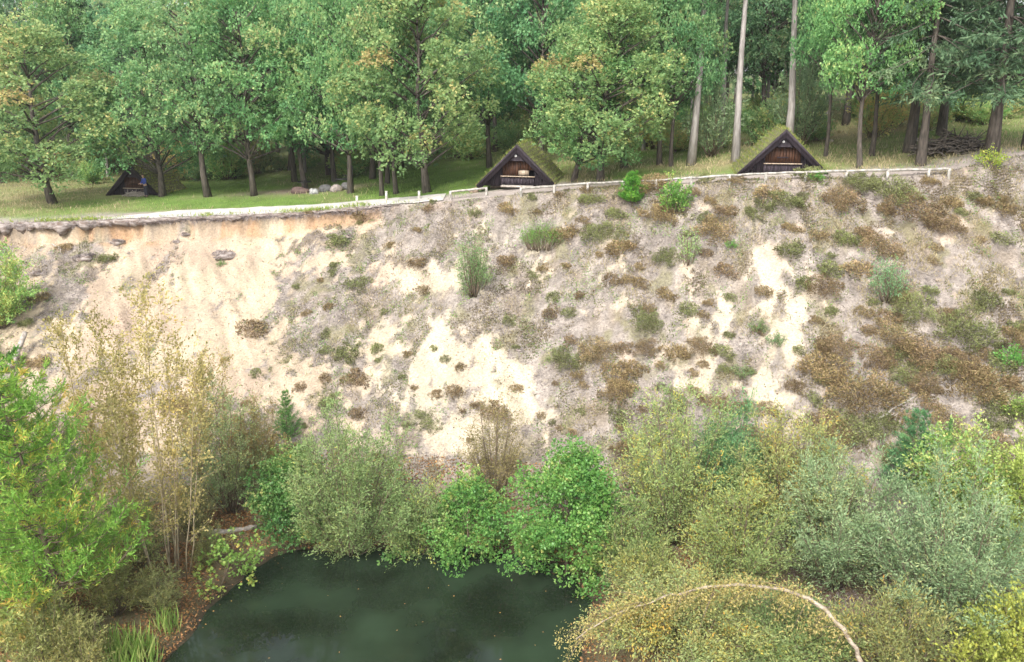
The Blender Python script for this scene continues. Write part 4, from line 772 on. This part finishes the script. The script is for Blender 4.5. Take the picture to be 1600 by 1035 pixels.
for (px_, py_, sc, tint, lab) in [(1146, 388, .35, (1, 1, 1), 'small vivid green shoot below the long rail'), (1278, 283, .42, (.9, 1.05, 1), 'small green bush beside the long rail and closed shelter'), (1546, 262, .75, (2.2, 1.25, .9), 'yellow-green bush under the thick-trunked spruce'), (1586, 572, .7, (.9, 1, 1), 'bright green bush among brown heather at slope edge'),
                                  (1588, 650, .6, (1.6, 1.2, 1), 'pale green bush among brown heather below another'), (1190, 520, .5, (1.2, .75, 1.5), 'dull green low bush on the track of bare sand'), (1215, 600 - 60, .45, (1.1, .8, 1.6), 'dull green seedling low bush beside the sandy track'), (345, 416, .3, (1, .8, 1.2), 'tiny green seedling on the clod in the sand face'),
                                  (1160, 590, .5, (1.3, .8, 1.6), 'grey-green low bush above the dark bluish willow')]:
    shrub('small_bush', SEED, px_, py_, lab, 'bush', sc=sc * 1.5, tint=tint, rz=px_)

# ------------------------------------------------------------------ heather
def tussock(seed, n_=1100, ls=(.05, .12), lf=5.0):
    """a ragged mat of sprigs: the outline and the hollows follow noise"""
    rg = np.random.default_rng(seed); P = rg.uniform(-.62, .62, (n_ * 5, 2)); r_ = np.hypot(P[:, 0], P[:, 1])
    f_ = fbm(P[:, 0] * lf + seed * 3.3 + 20, P[:, 1] * lf + 40, seed, 3); dens = sstep(.42, .58, f_ * 1.05 + .34 * (1 - (r_ / .5) ** 2) - .12); P = P[(rg.random(len(P)) < dens) & (r_ < .62)][:n_]; k_ = len(P)
    f_ = fbm(P[:, 0] * lf + seed * 3.3 + 20, P[:, 1] * lf + 40, seed, 3); r_ = np.hypot(P[:, 0], P[:, 1]); top = .30 * np.sqrt(np.clip(1 - (r_ / .64) ** 2, 0, 1)) * (.35 + 1.25 * f_)
    Z_ = top * rg.uniform(.05, 1.0, k_); D = np.column_stack([P * 1.2, np.full(k_, .6)]) + rdir(k_, rg) * .65
    V, F = leaves(np.column_stack([P, Z_]), D, rg.uniform(*ls, k_), .34, rg); T = np.clip(rg.normal(.32, .2, k_) + .9 * (fbm(P[:, 0] * 4 + 7, P[:, 1] * 4 + seed, 3, 2) - .5) + .35 * Z_ / .3, 0, 1)
    return mesh_np('heather', V, F, t=T, mat=M['heather'])
TUS = [tussock(400 + i) for i in range(7)]; TUSB = [tussock(410 + i, 3600, (.026, .065), 7.0) for i in range(5)]
DEN = [[0, 0, 0, 0, 0, 0, 0, 1, 4, 7, 7, 7, 7, 7, 6, 4, 3], [1, 1, 0, 0, 0, 1, 2, 4, 3, 4, 5, 5, 4, 4, 3, 4, 3], [1, 1, 1, 0, 0, 1, 1, 1, 1, 4, 4, 4, 2, 3, 3, 3, 2], [1, 1, 0, 0, 0, 3, 1, 1, 1, 4, 5, 4, 1, 3, 3, 2, 2], [1, 1, 0, 0, 1, 3, 1, 0, 1, 4, 5, 4, 1, 3, 4, 5, 4],
       [1, 1, 0, 0, 1, 2, 3, 2, 1, 4, 5, 4, 1, 3, 5, 6, 4], [1, 0, 0, 0, 1, 2, 3, 2, 1, 4, 5, 4, 2, 4, 6, 6, 4], [1, 1, 1, 1, 2, 2, 3, 2, 2, 4, 5, 4, 4, 5, 6, 6, 5], [2, 1, 1, 1, 1, 1, 1, 1, 2, 3, 3, 2, 4, 6, 6, 5, 5]]
H = [(390, 517, 19, 'r', 'lone round rust-brown heather on the bare sand face'), (527, 380, 15, 'o', 'dark heather on the bare sand below the marker posts'), (1120, 365, 30, 'b', 'widest tan heather clump below the long rail'), (1042, 405, 20, 'o', 'dark olive heather clump below the white cut log'), (1010, 545, 20, 'r', 'round brown heather clump in the middle of the slope'), (1095, 545, 20, 'r', 'brown heather clump beside the strip of sandy track'),
     (710, 615, 13, 'r', 'rust-brown heather on the whitest sand above the alders'), (668, 660, 24, 'o', 'olive-brown heather clump above the broad willow'), (1350, 620, 46, 'b', 'very large tan heather clump low on the slope'), (1510, 525, 40, 'o', 'large olive heather clump on the heath'), (1525, 605, 44, 'b', 'large mixed brown heather clump beside the slope edge bush'), (1370, 565, 26, 'r', 'dark rust heather clump above the largest tan one'),
     (1318, 318, 30, 'r', 'dark rust heather clump just below the long rail'), (1425, 328, 34, 'r', 'low reddish heather clump near the rail end'), (1395, 300, 30, 'o', 'olive heather clump near the rail end'), (980, 705, 22, 'b', 'tan heather clump above the large vivid alder'), (960, 440, 15, 'r', 'dark rust heather clump on grey litter mid-slope')]
cells = []
for iy, row in enumerate(DEN):
    for ix, c in enumerate(row):
        for _ in range(c): cells.append((ix * 100 + random.uniform(-50, 50), 300 + iy * 50 + random.uniform(-25, 25)))
random.shuffle(cells)
for (a, b_) in cells:
    if len(H) > 292: break
    if any(abs(a - h_[0]) < (h_[2] * .8 + 9) and abs(b_ - h_[1]) < (h_[2] * .5 + 5) for h_ in H): continue
    big = 1.25 if (a > 1280 and b_ > 480) else 1.0
    H.append((a, b_, random.choice([8, 9, 11, 13, 15, 19, 25]) * big * (.75 if a < 880 else 1), random.choice('roobb'), None))
tints = {'r': (.98, .86, .80), 'o': (.80, 1.06, .72), 'b': (1.15, 1.05, .9)}
LMK = [(845, 385, 'the bright green broom bush'), (740, 462, 'the feathery birch bush on sand'), (988, 322, 'the vivid pine sapling'), (1055, 330, 'the pale green birch bush'), (1075, 412, 'the thin see-through sapling'), (1120, 365, 'the widest tan heather clump'), (1385, 470, 'the sparse sapling bush on the heath'), (1010, 545, 'the round brown heather clump'),
       (390, 517, 'the lone round heather on sand'), (527, 380, 'the dark heather under the marker posts'), (1350, 620, 'the very large tan heather clump'), (1510, 525, 'the large olive heather clump'), (1586, 572, 'the bright green slope-edge bush'), (1318, 318, 'the dark rust heather by the rail'), (1425, 328, 'the low reddish heather by the rail end'), (1190, 520, 'the dull green bush on the sandy track'),
       (710, 615, 'the rust-brown heather on whitest sand'), (1052, 640, 'the top of the yellowish willow'), (884, 690, 'the top of the large alder'), (1230, 650, 'the top of the ochre-tinged willow'), (560, 630, 'the top of the broad willow'), (450, 640, 'the dark green conifer sapling'), (1420, 660, 'the blue-green pine sapling'), (470, 490, 'the grey litter patch on the sand'), (930, 480, 'the grey litter near the middle of the slope'), (1146, 388, 'the small vivid green shoot'), (290, 358, 'the turf edge'), (1540, 400, 'the upper heath under the spruces'), (130, 420, 'the turf clod by the birch bush')]
words = {'r': 'rust-brown', 'o': 'olive-brown', 'b': 'tan'}
for i, (a, b_, rp, ty, lab) in enumerate(H):
    p = at(a, b_); kx = float(p[1] - rimY(np.array(p[0])))
    if kx > .6 or p[1] > 60 or p[2] < .8: continue
    dist = sqrt(p[0] ** 2 + p[1] ** 2 + (20 - p[2]) ** 2); R = rp * dist / FPX / .5
    lm = min(LMK, key=lambda q_: ((q_[0] - a) / 1.2) ** 2 + (q_[1] - b_) ** 2); up_ = b_ - lm[1]
    reg = ('beside ' if abs(up_) < 22 else 'below ' if up_ > 0 else 'above ') + lm[2]
    wd_ = ('small ' if rp < 11.5 else 'large ' if rp > 21 else 'mid-sized ') + words[ty]
    o_ = link('heather_clump', TUSB[i % 5] if rp > 19 else TUS[i % 7], None, (p[0], p[1], p[2] - .02 * R)); v = random.uniform(.8, 1.15)
    o_.scale = (R * random.uniform(1.0, 1.35), R * random.uniform(.9, 1.25), R * random.uniform(.7, 1.1)); o_.rotation_mode = 'ZYX'; o_.rotation_euler = (.38, random.uniform(-.1, .1), random.uniform(0, 6.28)); o_.color = (*[v * q for q in tints[ty]], 1)
    tag(o_, lab or f'{wd_} heather clump {reg}', 'heather', f'{wd_} heather {reg}' if not lab else None)

# ------------------------------------------------------------------ ground cover (uncountable)
fine = (X > -35.8) & (X < 31.8) & (Y > 24.2) & (Y < 60.8) & (PX > -60) & (PX < 1660) & (PY < 1060)
cand = np.flatnonzero(fine.ravel()); xf, yf, zf, lf, kf, sf = [q.ravel()[cand] for q in (X, Y, Z, LIT, KK, SS)]
def scatter(n_, wgt, rg):
    wq = wgt / wgt.sum(); i = rg.choice(len(cand), n_, p=wq); x = xf[i] + rg.uniform(-.07, .07, n_); y = yf[i] + rg.uniform(-.07, .07, n_); return np.column_stack([x, y, zf[i]]), i
rg = np.random.default_rng(21)
onslope = (kf < -.05) & (zf > 1.0); noise_ = fbm(xf * .9, yf * .8, 3, 3)
P, i_ = scatter(92000, onslope * (lf ** 1.3 + .03) * sstep(.35, .6, noise_) + 1e-9, rg)
V, F = leaves(P, rdir(len(P), rg) * np.array([1, 1, .5]) + np.array([0, -.15, .35]), rg.uniform(.10, .28, len(P)), .11, rg)
tag(link('dead_heather', mesh_np('dead_heather', V, F, t=np.clip(rg.normal(.5, .22, len(P)), 0, 1), mat=M['twig'])), 'grey dead heather twigs matted over the slope', kind='stuff')
P, i_ = scatter(40000, onslope * (lf + .05) * sstep(.52, .7, fbm(xf * .7 + 9, yf * .6, 5, 3)) * np.interp(xf, [-30, 0, 12, 20, 30], [.6, .6, 1, 1.6, 1]) + 1e-9, rg)
V, F = leaves(P, rdir(len(P), rg) * .6 + np.array([0, -.1, .8]), rg.uniform(.12, .28, len(P)), .12, rg)
tag(link('dry_grass', mesh_np('dry_grass', V, F, t=np.clip(rg.normal(.5, .22, len(P)), 0, 1), mat=M['straw'])), 'bleached dry grass tufts on the slope', kind='stuff')
P, i_ = scatter(46000, onslope * (lf + .03) * sstep(.55, .68, fbm(xf * 1.2 + 5, yf * 1.0, 9, 3)) + 1e-9, rg)
V, F = leaves(P, rdir(len(P), rg) * .7 + np.array([0, -.1, .7]), rg.uniform(.06, .15, len(P)), .35, rg)
o_ = tag(link('moss_cover', mesh_np('moss_cover', V, F, t=np.clip(rg.normal(.45, .25, len(P)), 0, 1), mat=M['heather'])), 'low olive and brown ground plants on the slope', kind='stuff'); o_.color = (.85, 1.15, .75, 1)
# plateau grass
n_ = 74000; u = rg.uniform(-.63, .63, n_); yy = 46 + 44 * rg.random(n_) ** 1.3; xx = u * yy; kk = yy - rimY(xx)
ok = (kk > .9 + 1.8 * fbm(xx * .6, yy * .6, 2, 3) * (xx < -5)) & ~((xx > -27) & (xx < -4.5) & (kk < 3.2)); xx, yy, kk = xx[ok], yy[ok], kk[ok]
gw = np.interp(xx, [-36, -32, -28, -2, 4, 10, 30], [.35, .5, 1.05, 1.05, .6, .45, .45]) + (fbm(xx * .25, yy * .25, 6, 4) - .5) * 1.6
fire = np.exp(-(((xx + 16.2) / 5.5) ** 2 + ((yy - 69.0) / 1.6) ** 2)); keep = rg.random(len(xx)) > fire * 1.2; xx, yy, kk, gw = xx[keep], yy[keep], kk[keep], gw[keep]
for c_ in (pm, pr, pl):
    k_ = (np.abs(xx - c_[0]) > 2.9) | (yy < c_[1] - 2.2) | (yy > c_[1] + 4); xx, yy, kk, gw = xx[k_], yy[k_], kk[k_], gw[k_]
zz = hgt(xx, yy); green = rg.random(len(xx)) < gw; P = np.column_stack([xx, yy, zz])
for sel, nm, mt, lab, hh in ((green, 'grass', 'grass', 'short green grass between the trees', (.07, .22)), (~green, 'tall_dry_grass', 'straw', 'tall bleached grass along the wood edge', (.14, .36))):
    q = P[sel]; V, F = leaves(q, rdir(len(q), rg) * .55 + np.array([0, 0, .9]), rg.uniform(*hh, len(q)), .14, rg)
    tag(link(nm, mesh_np(nm, V, F, t=np.clip(rg.normal(.5, .22, len(q)), 0, 1), mat=M[mt])), lab, kind='stuff')
P, i_ = scatter(30000, onslope * (lf * .9 + .05) * sstep(.60, .70, fbm(xf * 1.5 + 31, yf * 1.3, 10, 3)) + 1e-9, rg)
V, F = leaves(P, rdir(len(P), rg) * .7 + np.array([0, -.1, .7]), rg.uniform(.05, .13, len(P)), .4, rg)
o_ = tag(link('low_herbs', mesh_np('low_herbs', V, F, t=np.clip(rg.normal(.4, .25, len(P)), 0, 1), mat=M['willow'])), 'small green herbs and seedlings dotted over the slope', kind='stuff'); o_.color = (.75, .95, .55, 1)
P, i_ = scatter(72000, onslope * (lf + .02) * sstep(.56, .66, fbm(xf * .75 + 3, yf * .65, 7, 5, .6)) * np.interp(xf, [-30, -5, 2, 12, 30], [.15, .3, 1, 1.2, 1.6]) + 1e-9, rg)
V, F = leaves(P + np.array([0, 0, .05]) * rg.random((len(P), 1)), rdir(len(P), rg) * .65 + np.array([0, -.1, .7]), rg.uniform(.05, .14, len(P)), .34, rg); tt = np.clip(.25 + 1.1 * (fbm(P[:, 0] * .5, P[:, 1] * .5, 8, 3) - .25) + rg.normal(0, .14, len(P)), 0, 1)
tag(link('heather_scrub', mesh_np('heather_scrub', V, F, t=tt, mat=M['heather'])), 'low brown and olive heather scrub matted over the slope', kind='stuff')
# crumbs of sand and root fibres
M['crumb'] = leaf_mat('sand_crumb', [(0.0, (0.16, 0.11, 0.075)), (0.5, (0.30, 0.235, 0.175)), (1.0, (0.42, 0.35, 0.25))], trans=0.0, rough=.95, spec=.1)
pxs_, pys_ = proj(xf, yf, zf); u_ = ((pxs_ - 242) * .839 + (pys_ - 432) * .545) / 16; v_ = (-(pxs_ - 242) * .545 + (pys_ - 432) * .839) / 90; strk = np.exp(-(u_ ** 2 + v_ ** 2))
P, i_ = scatter(26000, onslope * (.06 + .25 * sstep(.5, .7, fbm(xf * .5, yf * .4, 2, 4)) + strk * 1.2) + 1e-9, rg)
V, F = leaves(P + np.array([0, 0, .015]), rdir(len(P), rg) + np.array([0, -.1, .3]), rg.uniform(.03, .11, len(P)) * (.7 + .8 * rg.random(len(P)) ** 4), .8, rg)
tag(link('sand_crumbs', mesh_np('sand_crumbs', V, F, t=rg.random(len(P)), mat=M['crumb'])), 'crumbs and clods of sand rolled down the slope', kind='stuff')
q = rg.uniform(-36, -7.5, 7000); yy = rimY(q) + rg.uniform(-.45, .25, len(q)); zz = hgt(q, rimY(q) + .4) + rg.uniform(-.22, .05, len(q)) * (yy < rimY(q))
V, F = leaves(np.column_stack([q, yy, zz]), rdir(len(q), rg) + np.array([0, -.5, -.5]), rg.uniform(.12, .38, len(q)), .08, rg)
tag(link('root_fibres', mesh_np('root_fibres', V, F, t=np.clip(rg.normal(.4, .25, len(q)), 0, 1), mat=M['twig'])), 'grey root fibres hanging from the turf edge', kind='stuff')
# tufts trailing over the turf edge
q = rg.uniform(-35, -5, 5000); w_ = sstep(.42, .6, fbm(q * .5, 2.0, 7, 3)); q = q[rg.random(len(q)) < w_ + .08]; yy = rimY(q) + rg.uniform(-.1, .9, len(q)) ** 1
V, F = leaves(np.column_stack([q, yy, hgt(q, yy + .35) + .02]), rdir(len(q), rg) * .6 + np.array([0, -.35, .7]), rg.uniform(.12, .4, len(q)), .11, rg)
o_ = tag(link('edge_grass', mesh_np('edge_grass', V, F, t=np.clip(rg.normal(.5, .25, len(q)), 0, 1), mat=M['grass'])), 'grass tufts growing along the turf edge', kind='stuff'); o_.color = (1.5, 1.2, 1.1, 1)
# leaf litter on the banks, leaves afloat, reeds
bank = (sf > .05) & (sf < 6.5) & (zf < 2.6); P, i_ = scatter(34000, bank * (sstep(.35, .6, fbm(xf * .8, yf * .8, 4, 3)) + .15) + 1e-9, rg); P[:, 2] += .02
V, F = leaves(P, rdir(len(P), rg) * np.array([1, 1, .3]) + np.array([0, 0, .12]), rg.uniform(.07, .14, len(P)), .65, rg)
tag(link('leaf_litter', mesh_np('leaf_litter', V, F, t=rg.random(len(P)), mat=M['litter'])), 'russet fallen leaves covering the pond bank', kind='stuff')
q = rg.uniform([-12, 24], [3, 35.2], (900, 2)); sd_ = sdist(q[:, 0], q[:, 1]); q = q[(sd_ < -.05) & (rg.random(len(q)) < .05 + .8 * np.exp(sd_ / .5))]
V, F = leaves(np.column_stack([q, np.full(len(q), .008)]), rdir(len(q), rg) * np.array([1, 1, .02]), rg.uniform(.04, .09, len(q)), .7, rg); V[:, 2] = np.clip(V[:, 2], .004, .03)
o_ = tag(link('floating_leaves', mesh_np('floating_leaves', V, F, t=rg.random(len(q)), mat=M['litter'])), 'scattered fallen leaves floating on the pond', kind='stuff'); o_.color = (1.5, 1.5, 1.3, 1)
for nm, lab, c_, spread_, n_ in [('reed_tuft', 'green reed tuft on the pond bank nearest the camera', (205, 1030), .9, 420), ('reed_tuft', 'pale reed stems standing at the water corner', (262, 985), .45, 90), ('reed_tuft', 'short green reed tuft beside the low brownish bush', (100, 1022), .7, 260)]:
    p = at(*c_); a = rg.uniform(0, 6.28, n_); d = rg.random(n_) ** .6 * spread_; P = np.column_stack([np.cos(a) * d, np.sin(a) * d, np.full(n_, -.05)]); P[:, 2] = hgt(P[:, 0] + p[0], P[:, 1] + p[1]) - p[2] - .02
    V, F = leaves(P, rdir(n_, rg) * .35 + np.array([0, 0, 1]), rg.uniform(.5, 1.3, n_), .05, rg); o_ = link(nm, mesh_np(nm, V, F, t=np.clip(rg.normal(.6, .2, n_), 0, 1), mat=M['grass']), None, p); o_.color = (1.3, 1.2, 1.3, 1); tag(o_, lab, 'reeds')
TUFT = TUS[0].copy(); TUFT.materials.clear(); TUFT.materials.append(M['twig'])
# sand clods fallen from the turf edge
for i, (a, b_, rp, lab) in enumerate([(352, 402, 26, 'large grey turf clod slid down onto the pale sand'), (290, 362, 11, 'small turf clod just below the turf edge notch'), (184, 380, 18, 'grey turf clod resting high on the pale sand'), (130, 405, 24, 'grey turf clod above the yellow-green birch bush'), (60, 428, 16, 'dark turf clod beside the yellow-green birch bush'), (276, 379, 9, 'dark clod below the turf edge beside the gully'), (548, 370, 12, 'grey clod beside the dark heather on sand'), (810, 548, 7, 'small dark clod on the whitest sand')]):
    p = at(a, b_); s = rp / FPX * 36; me = rock(20 + i, (s, s * .62, s * .5)); me.materials.append(M['soil']); me.polygons.foreach_set('use_smooth', [True] * len(me.polygons)); o_ = tag(link('turf_clod', me, None, p), lab, 'clod'); tf = link('dead_tuft', TUFT, o_); tf.scale = (s * 2.1, s * 1.5, s * 1.2); tf.location = (0, 0, s * .16); tf.rotation_euler = (.3, 0, i * 1.3)

# ------------------------------------------------------------------ person by the half hidden shelter
M['skin'] = plain('skin', (0.45, 0.28, 0.20)); M['jacket'] = plain('blue_jacket', (0.03, 0.06, 0.30), .7); M['trouser'] = plain('dark_trousers', (0.03, 0.03, 0.045), .8); M['hair'] = plain('brown_hair', (0.09, 0.055, 0.03), .7); M['shoe'] = plain('dark_boot', (0.02, 0.018, 0.016), .6)
def skin_mesh(name, V, E, R, mat, parent, root=0, sub=1):
    me = bpy.data.meshes.new(name); me.from_pydata(V, E, []); o_ = link(name, me, parent); me.materials.append(mat)
    o_.modifiers.new('skin', 'SKIN'); sv = me.skin_vertices
    if not sv:
        bpy.context.view_layer.objects.active = o_
    for i, r_ in enumerate(R):
        sv[0].data[i].radius = (r_, r_) if np.isscalar(r_) else r_; sv[0].data[i].use_root = (i == root)
    s_ = o_.modifiers.new('subdivision', 'SUBSURF'); s_.levels = sub; s_.render_levels = sub; o_.modifiers['skin'].use_smooth_shade = True
    return o_
pp = at(229, 308); per = empty('person', pp, radians(-35)); tag(per, 'person in blue jacket and dark trousers standing before the half hidden shelter', 'person')
J = dict(pel=(0, 0, .95), sp=(0, -.03, 1.15), ch=(0, -.08, 1.36), nk=(0, -.11, 1.52), hd=(0, -.14, 1.66), ht=(0, -.145, 1.75))
V = [J['pel'], J['sp'], J['ch'], J['nk'], J['hd'], J['ht']]; E = [(0, 1), (1, 2), (2, 3), (3, 4), (4, 5)]; R = [(.14, .105), (.13, .10), (.15, .105), .055, (.078, .095), .06]
for s in (-1, 1):
    b_ = len(V); V += [(s * .18, -.07, 1.42), (s * .24, -.10, 1.16), (s * .15, -.33, 1.06), (s * .13, -.40, 1.06)]; E += [(2, b_), (b_, b_ + 1), (b_ + 1, b_ + 2), (b_ + 2, b_ + 3)]; R += [.06, .045, .033, (.045, .022)]
    for f in range(4): q = len(V); V += [(s * (.165 - .024 * f), -.45, 1.06), (s * (.165 - .024 * f), -.49 - .008 * (f in (1, 2)), 1.045), (s * (.165 - .024 * f), -.505, 1.02)]; E += [(b_ + 3, q), (q, q + 1), (q + 1, q + 2)]; R += [.011, .0095, .008]
    q = len(V); V += [(s * .085, -.41, 1.075), (s * .07, -.44, 1.08)]; E += [(b_ + 3, q), (q, q + 1)]; R += [.012, .009]
    b_ = len(V); V += [(s * .10, .0, .88), (s * .11, -.03, .50), (s * .115, .01, .10), (s * .12, -.12, .04)]; E += [(0, b_), (b_, b_ + 1), (b_ + 1, b_ + 2), (b_ + 2, b_ + 3)]; R += [.095, .065, .045, (.045, .03)]
skin_mesh('body', V, E, R, M['skin'], per)
V = [(0, 0, .90), (0, -.03, 1.15), (0, -.08, 1.36), (0, -.11, 1.49)]; E = [(0, 1), (1, 2), (2, 3)]; R = [(.17, .135), (.16, .13), (.18, .135), .075]
for s in (-1, 1): b_ = len(V); V += [(s * .19, -.07, 1.42), (s * .25, -.10, 1.16), (s * .155, -.32, 1.06)]; E += [(2, b_), (b_, b_ + 1), (b_ + 1, b_ + 2)]; R += [.08, .064, .05]
skin_mesh('jacket', V, E, R, M['jacket'], per)
V = [(0, 0, .96)]; E = []; R = [(.155, .12)]
for s in (-1, 1): b_ = len(V); V += [(s * .10, 0, .85), (s * .11, -.03, .50), (s * .115, .01, .09)]; E += [(0, b_), (b_, b_ + 1), (b_ + 1, b_ + 2)]; R += [.11, .082, .072]
skin_mesh('trousers', V, E, R, M['trouser'], per)
skin_mesh('hair', [(0, -.10, 1.69), (0, -.125, 1.765), (0, -.16, 1.78)], [(0, 1), (1, 2)], [(.082, .085), .07, .05], M['hair'], per, root=1)
for s in (-1, 1): skin_mesh('boot', [(s * .115, .02, .12), (s * .117, .02, .05), (s * .122, -.16, .04)], [(0, 1), (1, 2)], [.06, .055, (.05, .035)], M['shoe'], per, root=1)
mb = MB(); mb.box((0, -.215, 1.655), (.03, .045, .045)); mb.build('nose', M['skin'], per, bevel=.012)
for s in (-1, 1): mb = MB(); mb.box((s * .033, -.222, 1.685), (.022, .012, .010)); mb.build('eye', M['black'], per)
# firewood and twigs in front of that shelter
p = at(212, 307); rg = np.random.default_rng(33); mb = MB()
for i in range(70):
    a = rg.uniform(0, 6.28); q = rg.random() ** .6; c = np.array([.95 * q * cos(a), .5 * q * sin(a), .38 * (1 - q) * rg.random() + .05]); d = unit(rg.normal(size=3) * np.array([1, .7, .5])) * rg.uniform(.2, .55); mb.tube([c - d, c + np.array([0, 0, .1]), c + d], [.02, .024, .01], 4)
tag(mb.build('twig_pile', M['grey_wood'], None, loc=p), 'heap of pale twigs at the feet of the standing person', 'twigs')
